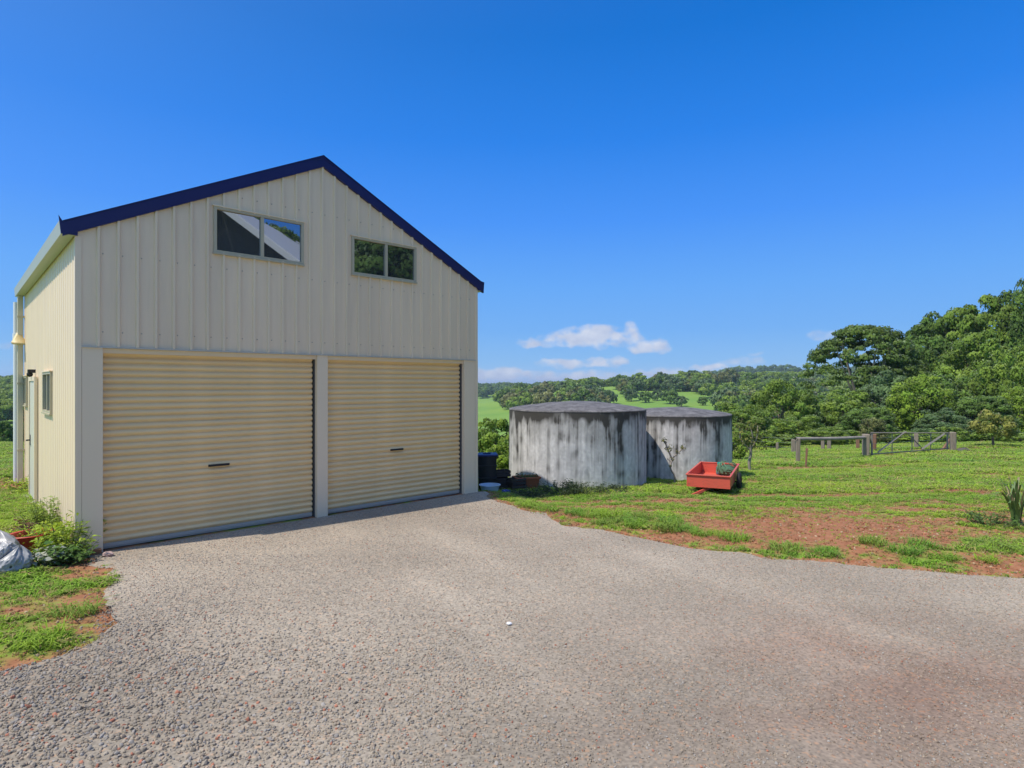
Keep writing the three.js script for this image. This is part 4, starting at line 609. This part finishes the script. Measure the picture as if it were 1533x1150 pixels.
// ------------------------------------------------------------------ things at the left corner
function lump(r, sx, sy, sz, seed, amp = .3, det = 5) { const g = new THREE.IcosahedronGeometry(r, det), p = g.attributes.position; for (let i = 0; i < p.count; i++) { const v = V().fromBufferAttribute(p, i), n = v.clone().divideScalar(r), k = 1 + amp * noise(n.x * 1.7 + seed, n.y * 1.7, n.z * 1.7) + amp * .4 * (1 - 2 * Math.abs(noise(n.x * 4.5, n.y * 4.5 + seed, n.z * 4.5))) + amp * .2 * (1 - 3 * Math.abs(noise(n.x * 11, n.y * 11 + seed, n.z * 11))); p.setXYZ(i, v.x * sx * k, Math.max(-r * sy * .62, v.y * sy * k), v.z * sz * k); } g.computeVertexNormals(); return g; }
{
  const bag = (seed, R, H) => { const g = new THREE.CylinderGeometry(1, 1, 1, 72, 40, true), p = g.attributes.position; for (let i = 0; i < p.count; i++) { const t = p.getY(i) + .5, a = Math.atan2(p.getZ(i), p.getX(i)), ca = Math.cos(a), sa = Math.sin(a); const fold = .16 * Math.cos(5 * a + seed + 2.2 * t) * t + .22 * (1 - 2.4 * Math.abs(noise(ca * 2.2 + seed, sa * 2.2, t * 1.8))) * (.25 + t) + .09 * (1 - 3 * Math.abs(noise(ca * 5, sa * 5 + seed, t * 4))), r = R * Math.max(.03, (1.04 - .28 * (1 - t) ** 4 - Math.pow(t, 2.6)) * (1 + fold)); p.setXYZ(i, ca * r * 1.15 + .07 * t * t, Math.max(0, H * t * (1 + .25 * noise(ca * 1.5, sa * 1.5, seed + t))), sa * r); } g.computeVertexNormals(); return g; };
  const [x, , z] = at(16, 0, 6.25), t = thing('plastic_sack', 'crumpled whitish plastic sack lying on the grass at the left edge', 'sack', [x, Hh(x, 6.25), z], .4); mesh('sack_body', bag(3, .15, .25), M(.30, .305, .31, .36, { side: THREE.DoubleSide }), t);
  mesh('print_patch', lump(.028, .8, 1.4, .4, 2, .2, 3).translate(.04, .10, .135), M(.04, .04, .045, .5), t); const fl = mesh('sack_flap', bag(8, .1, .12), M(.38, .38, .38, .36, { side: THREE.DoubleSide }), t); fl.position.set(-.07, .17, -.03); fl.rotation.z = .7;
  const [x2, , z2] = at(-14, 0, 6.5), s2 = thing('plastic_sack', 'second whitish sack cut off by the left photo edge', 'sack', [x2, Hh(x2, 6.5), z2], 1.2); mesh('sack_body', bag(5, .2, .34), M(.36, .36, .36, .36, { side: THREE.DoubleSide }), s2);
  const [x3, , z3] = at(46, 0, 7.0), tb = thing('red_tub', 'red plastic tub half hidden behind the sack and shrubs', 'tub', [x3, Hh(x3, 7), z3]); mesh('tub_wall', new THREE.LatheGeometry([[.14, 0], [.16, .0], [.2, .2], [.225, .205], [.225, .22], [.19, .215], [.15, .02]].map(q => new THREE.Vector2(...q)), 28), M(.52, .05, .03, .45, { side: THREE.DoubleSide }), tb); mesh('soil', new THREE.CylinderGeometry(.18, .18, .02, 20).translate(0, .15, 0), M(.06, .04, .03, 1), tb);
}
{ // edging bricks by the corner post
  const br = M(.42, .19, .09, .9, { map: woodTex });
  [[118, 829, .1], [131, 830, .5], [143, 831, -.2]].forEach(([px, row, a], i) => { const d = 898 * 2 / (row - 576), [x, , z] = at(px, 0, d), b = mesh('brick', new RoundedBoxGeometry(.11, .07, .09, 1, .008), br); b.position.set(x, Hh(x, d) + .035, z); b.rotation.y = a + TURN; tag(b, ['orange brick at the shed corner, nearest the shrub', 'orange brick at the shed corner, middle of three', 'orange brick at the shed corner, nearest the roller door'][i], 'brick'); });
  const [x, , z] = at(161, 0, 6.95), g = lump(.042, 1.3, .7, 1, 4, .3, 3), s = mesh('stone', g, M(.42, .3, .27, .9)); s.position.set(x, .025, z); tag(s, 'pinkish stone on the gravel at the foot of the left door jamb', 'stone');
}

{ const d = 1796 / (938 - 576), [x, , z] = at(762, 0, d), o = mesh('pebble', lump(.016, 1.3, .7, 1, 6, .3, 3), M(.75, .76, .78, .7)); o.position.set(x, .018, z); tag(o, 'single white pebble in the middle of the gravel driveway', 'pebble'); }
// ------------------------------------------------------------------ things in the shade right of the shed
{
  const dk = M(.02, .022, .026, .6), blue = M(.012, .028, .15, .5);
  const bin = thing('storage_bin', 'tall dark storage bin with a blue lid at the right shed corner', 'bin', [-.52, Hh(-.52, 12.4), -12.4], .1); mesh('bin_body', new THREE.CylinderGeometry(.27, .23, .78, 4, 1).rotateY(Math.PI / 4).translate(0, .36, 0), dk, bin); mesh('lid', [box(-.215, .215, .752, .79, -.215, .215, .012), box(-.08, .08, .7905, .81, -.02, .02, .006)], blue, bin); mesh('rib', [box(-.2, .2, .55, .57, -.21, .21), box(-.19, .19, .3, .32, -.2, .2)], dk, bin);
  const wood = M(.05, .04, .035, .9); let k = 0;
  [[-.24, 12.7, .13, .0], [-.26, 12.72, .13, .15], [-.23, 12.71, .13, .3], [.1, 12.6, .12, .0], [.08, 12.62, .12, .14]].forEach(([x, d, h, y], i) => {
    const lb = ['dark crate at the bottom of the taller stack beside the bin', 'dark crate in the middle of the taller stack beside the bin', 'topmost dark crate of the taller stack beside the bin', 'dark crate at the bottom of the shorter stack', 'topmost dark crate of the shorter stack'][i]; const c = thing('crate', lb, 'crate', [x, Hh(x, d) + y + .01, -d], .1 + i * .12); const w = .17, dd = .14;
    mesh('base', box(-w, w, 0, .012, -dd, dd), wood, c); for (const [a, b, e, f] of [[-w, w, -dd, -dd + .012], [-w, w, dd - .012, dd], [-w, -w + .012, -dd + .012, dd - .012], [w - .012, w, -dd + .012, dd - .012]]) for (const q of [.014, .078]) mesh('slat', box(a, b, q, q + .05, e, f), wood, c);
  });
  const tray = thing('wash_basin', 'pale blue plastic basin lying at the foot of the right shed post', 'basin', [-.43, Hh(-.43, 11.6), -11.6], .2); mesh('basin_wall', new THREE.LatheGeometry([[.0, .0], [.13, 0], [.15, .02], [.19, .15], [.21, .155], [.21, .165], [.18, .16], [.14, .025], [0, .015]].map(q => new THREE.Vector2(...q)), 28), M(.45, .56, .68, .4, { side: THREE.DoubleSide }), tray); 
  const bag = thing('blue_bag', 'small blue plastic bag on the ground beside the crates', 'bag', [-.12, Hh(-.12, 12), -12]); mesh('bag_body', lump(.07, 1.2, .8, 1, 5, .4, 4).translate(0, .045, 0), M(.05, .10, .45, .4), bag);
  const px = 788, d = 12.85, [x, , z] = at(px, 0, d), pot = thing('terracotta_planter', 'terracotta planter with plants standing before the larger tank', 'planter', [x, Hh(x, d) - .02, z], .35);
  const tr = new THREE.CylinderGeometry(.33, .27, .30, 4, 1, true).rotateY(Math.PI / 4).scale(1.05, 1, .7).translate(0, .15, 0); mesh('pot_wall', [tr, box(-.27, .27, .28, .325, -.185, -.155, .006), box(-.27, .27, .28, .325, .155, .185, .006), box(-.275, -.245, .281, .324, -.155, .155), box(.245, .275, .281, .324, -.155, .155)], M(.34, .105, .045, .8, { side: THREE.DoubleSide }), pot); mesh('soil', box(-.24, .24, .25, .275, -.155, .155), M(.05, .035, .025, 1), pot);
  const L = new Leaves(), rn = rng(12); for (let i = 0; i < 160; i++) { const p = V((rn() - .5) * .46, .29 + .12 * rn() * rn(), (rn() - .5) * .26), n = V(rn() - .5, .8, rn() - .5).normalize(); L.leaf(p, n, .06, .03, [.05 + .04 * rn(), .1 + .06 * rn(), .03], n, rn); } mesh('foliage', L.geo(), LEAF, pot);
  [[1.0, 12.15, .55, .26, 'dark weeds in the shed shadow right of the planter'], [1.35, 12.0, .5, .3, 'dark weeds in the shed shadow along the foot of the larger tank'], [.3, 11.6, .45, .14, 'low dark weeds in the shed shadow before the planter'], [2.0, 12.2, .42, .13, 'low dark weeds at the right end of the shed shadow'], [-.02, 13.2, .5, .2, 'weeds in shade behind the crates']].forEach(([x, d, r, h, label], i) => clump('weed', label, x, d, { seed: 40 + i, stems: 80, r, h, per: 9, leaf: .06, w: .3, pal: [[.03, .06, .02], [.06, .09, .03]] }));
}
scene.userData.built = true;
renderer.render(scene, camera);
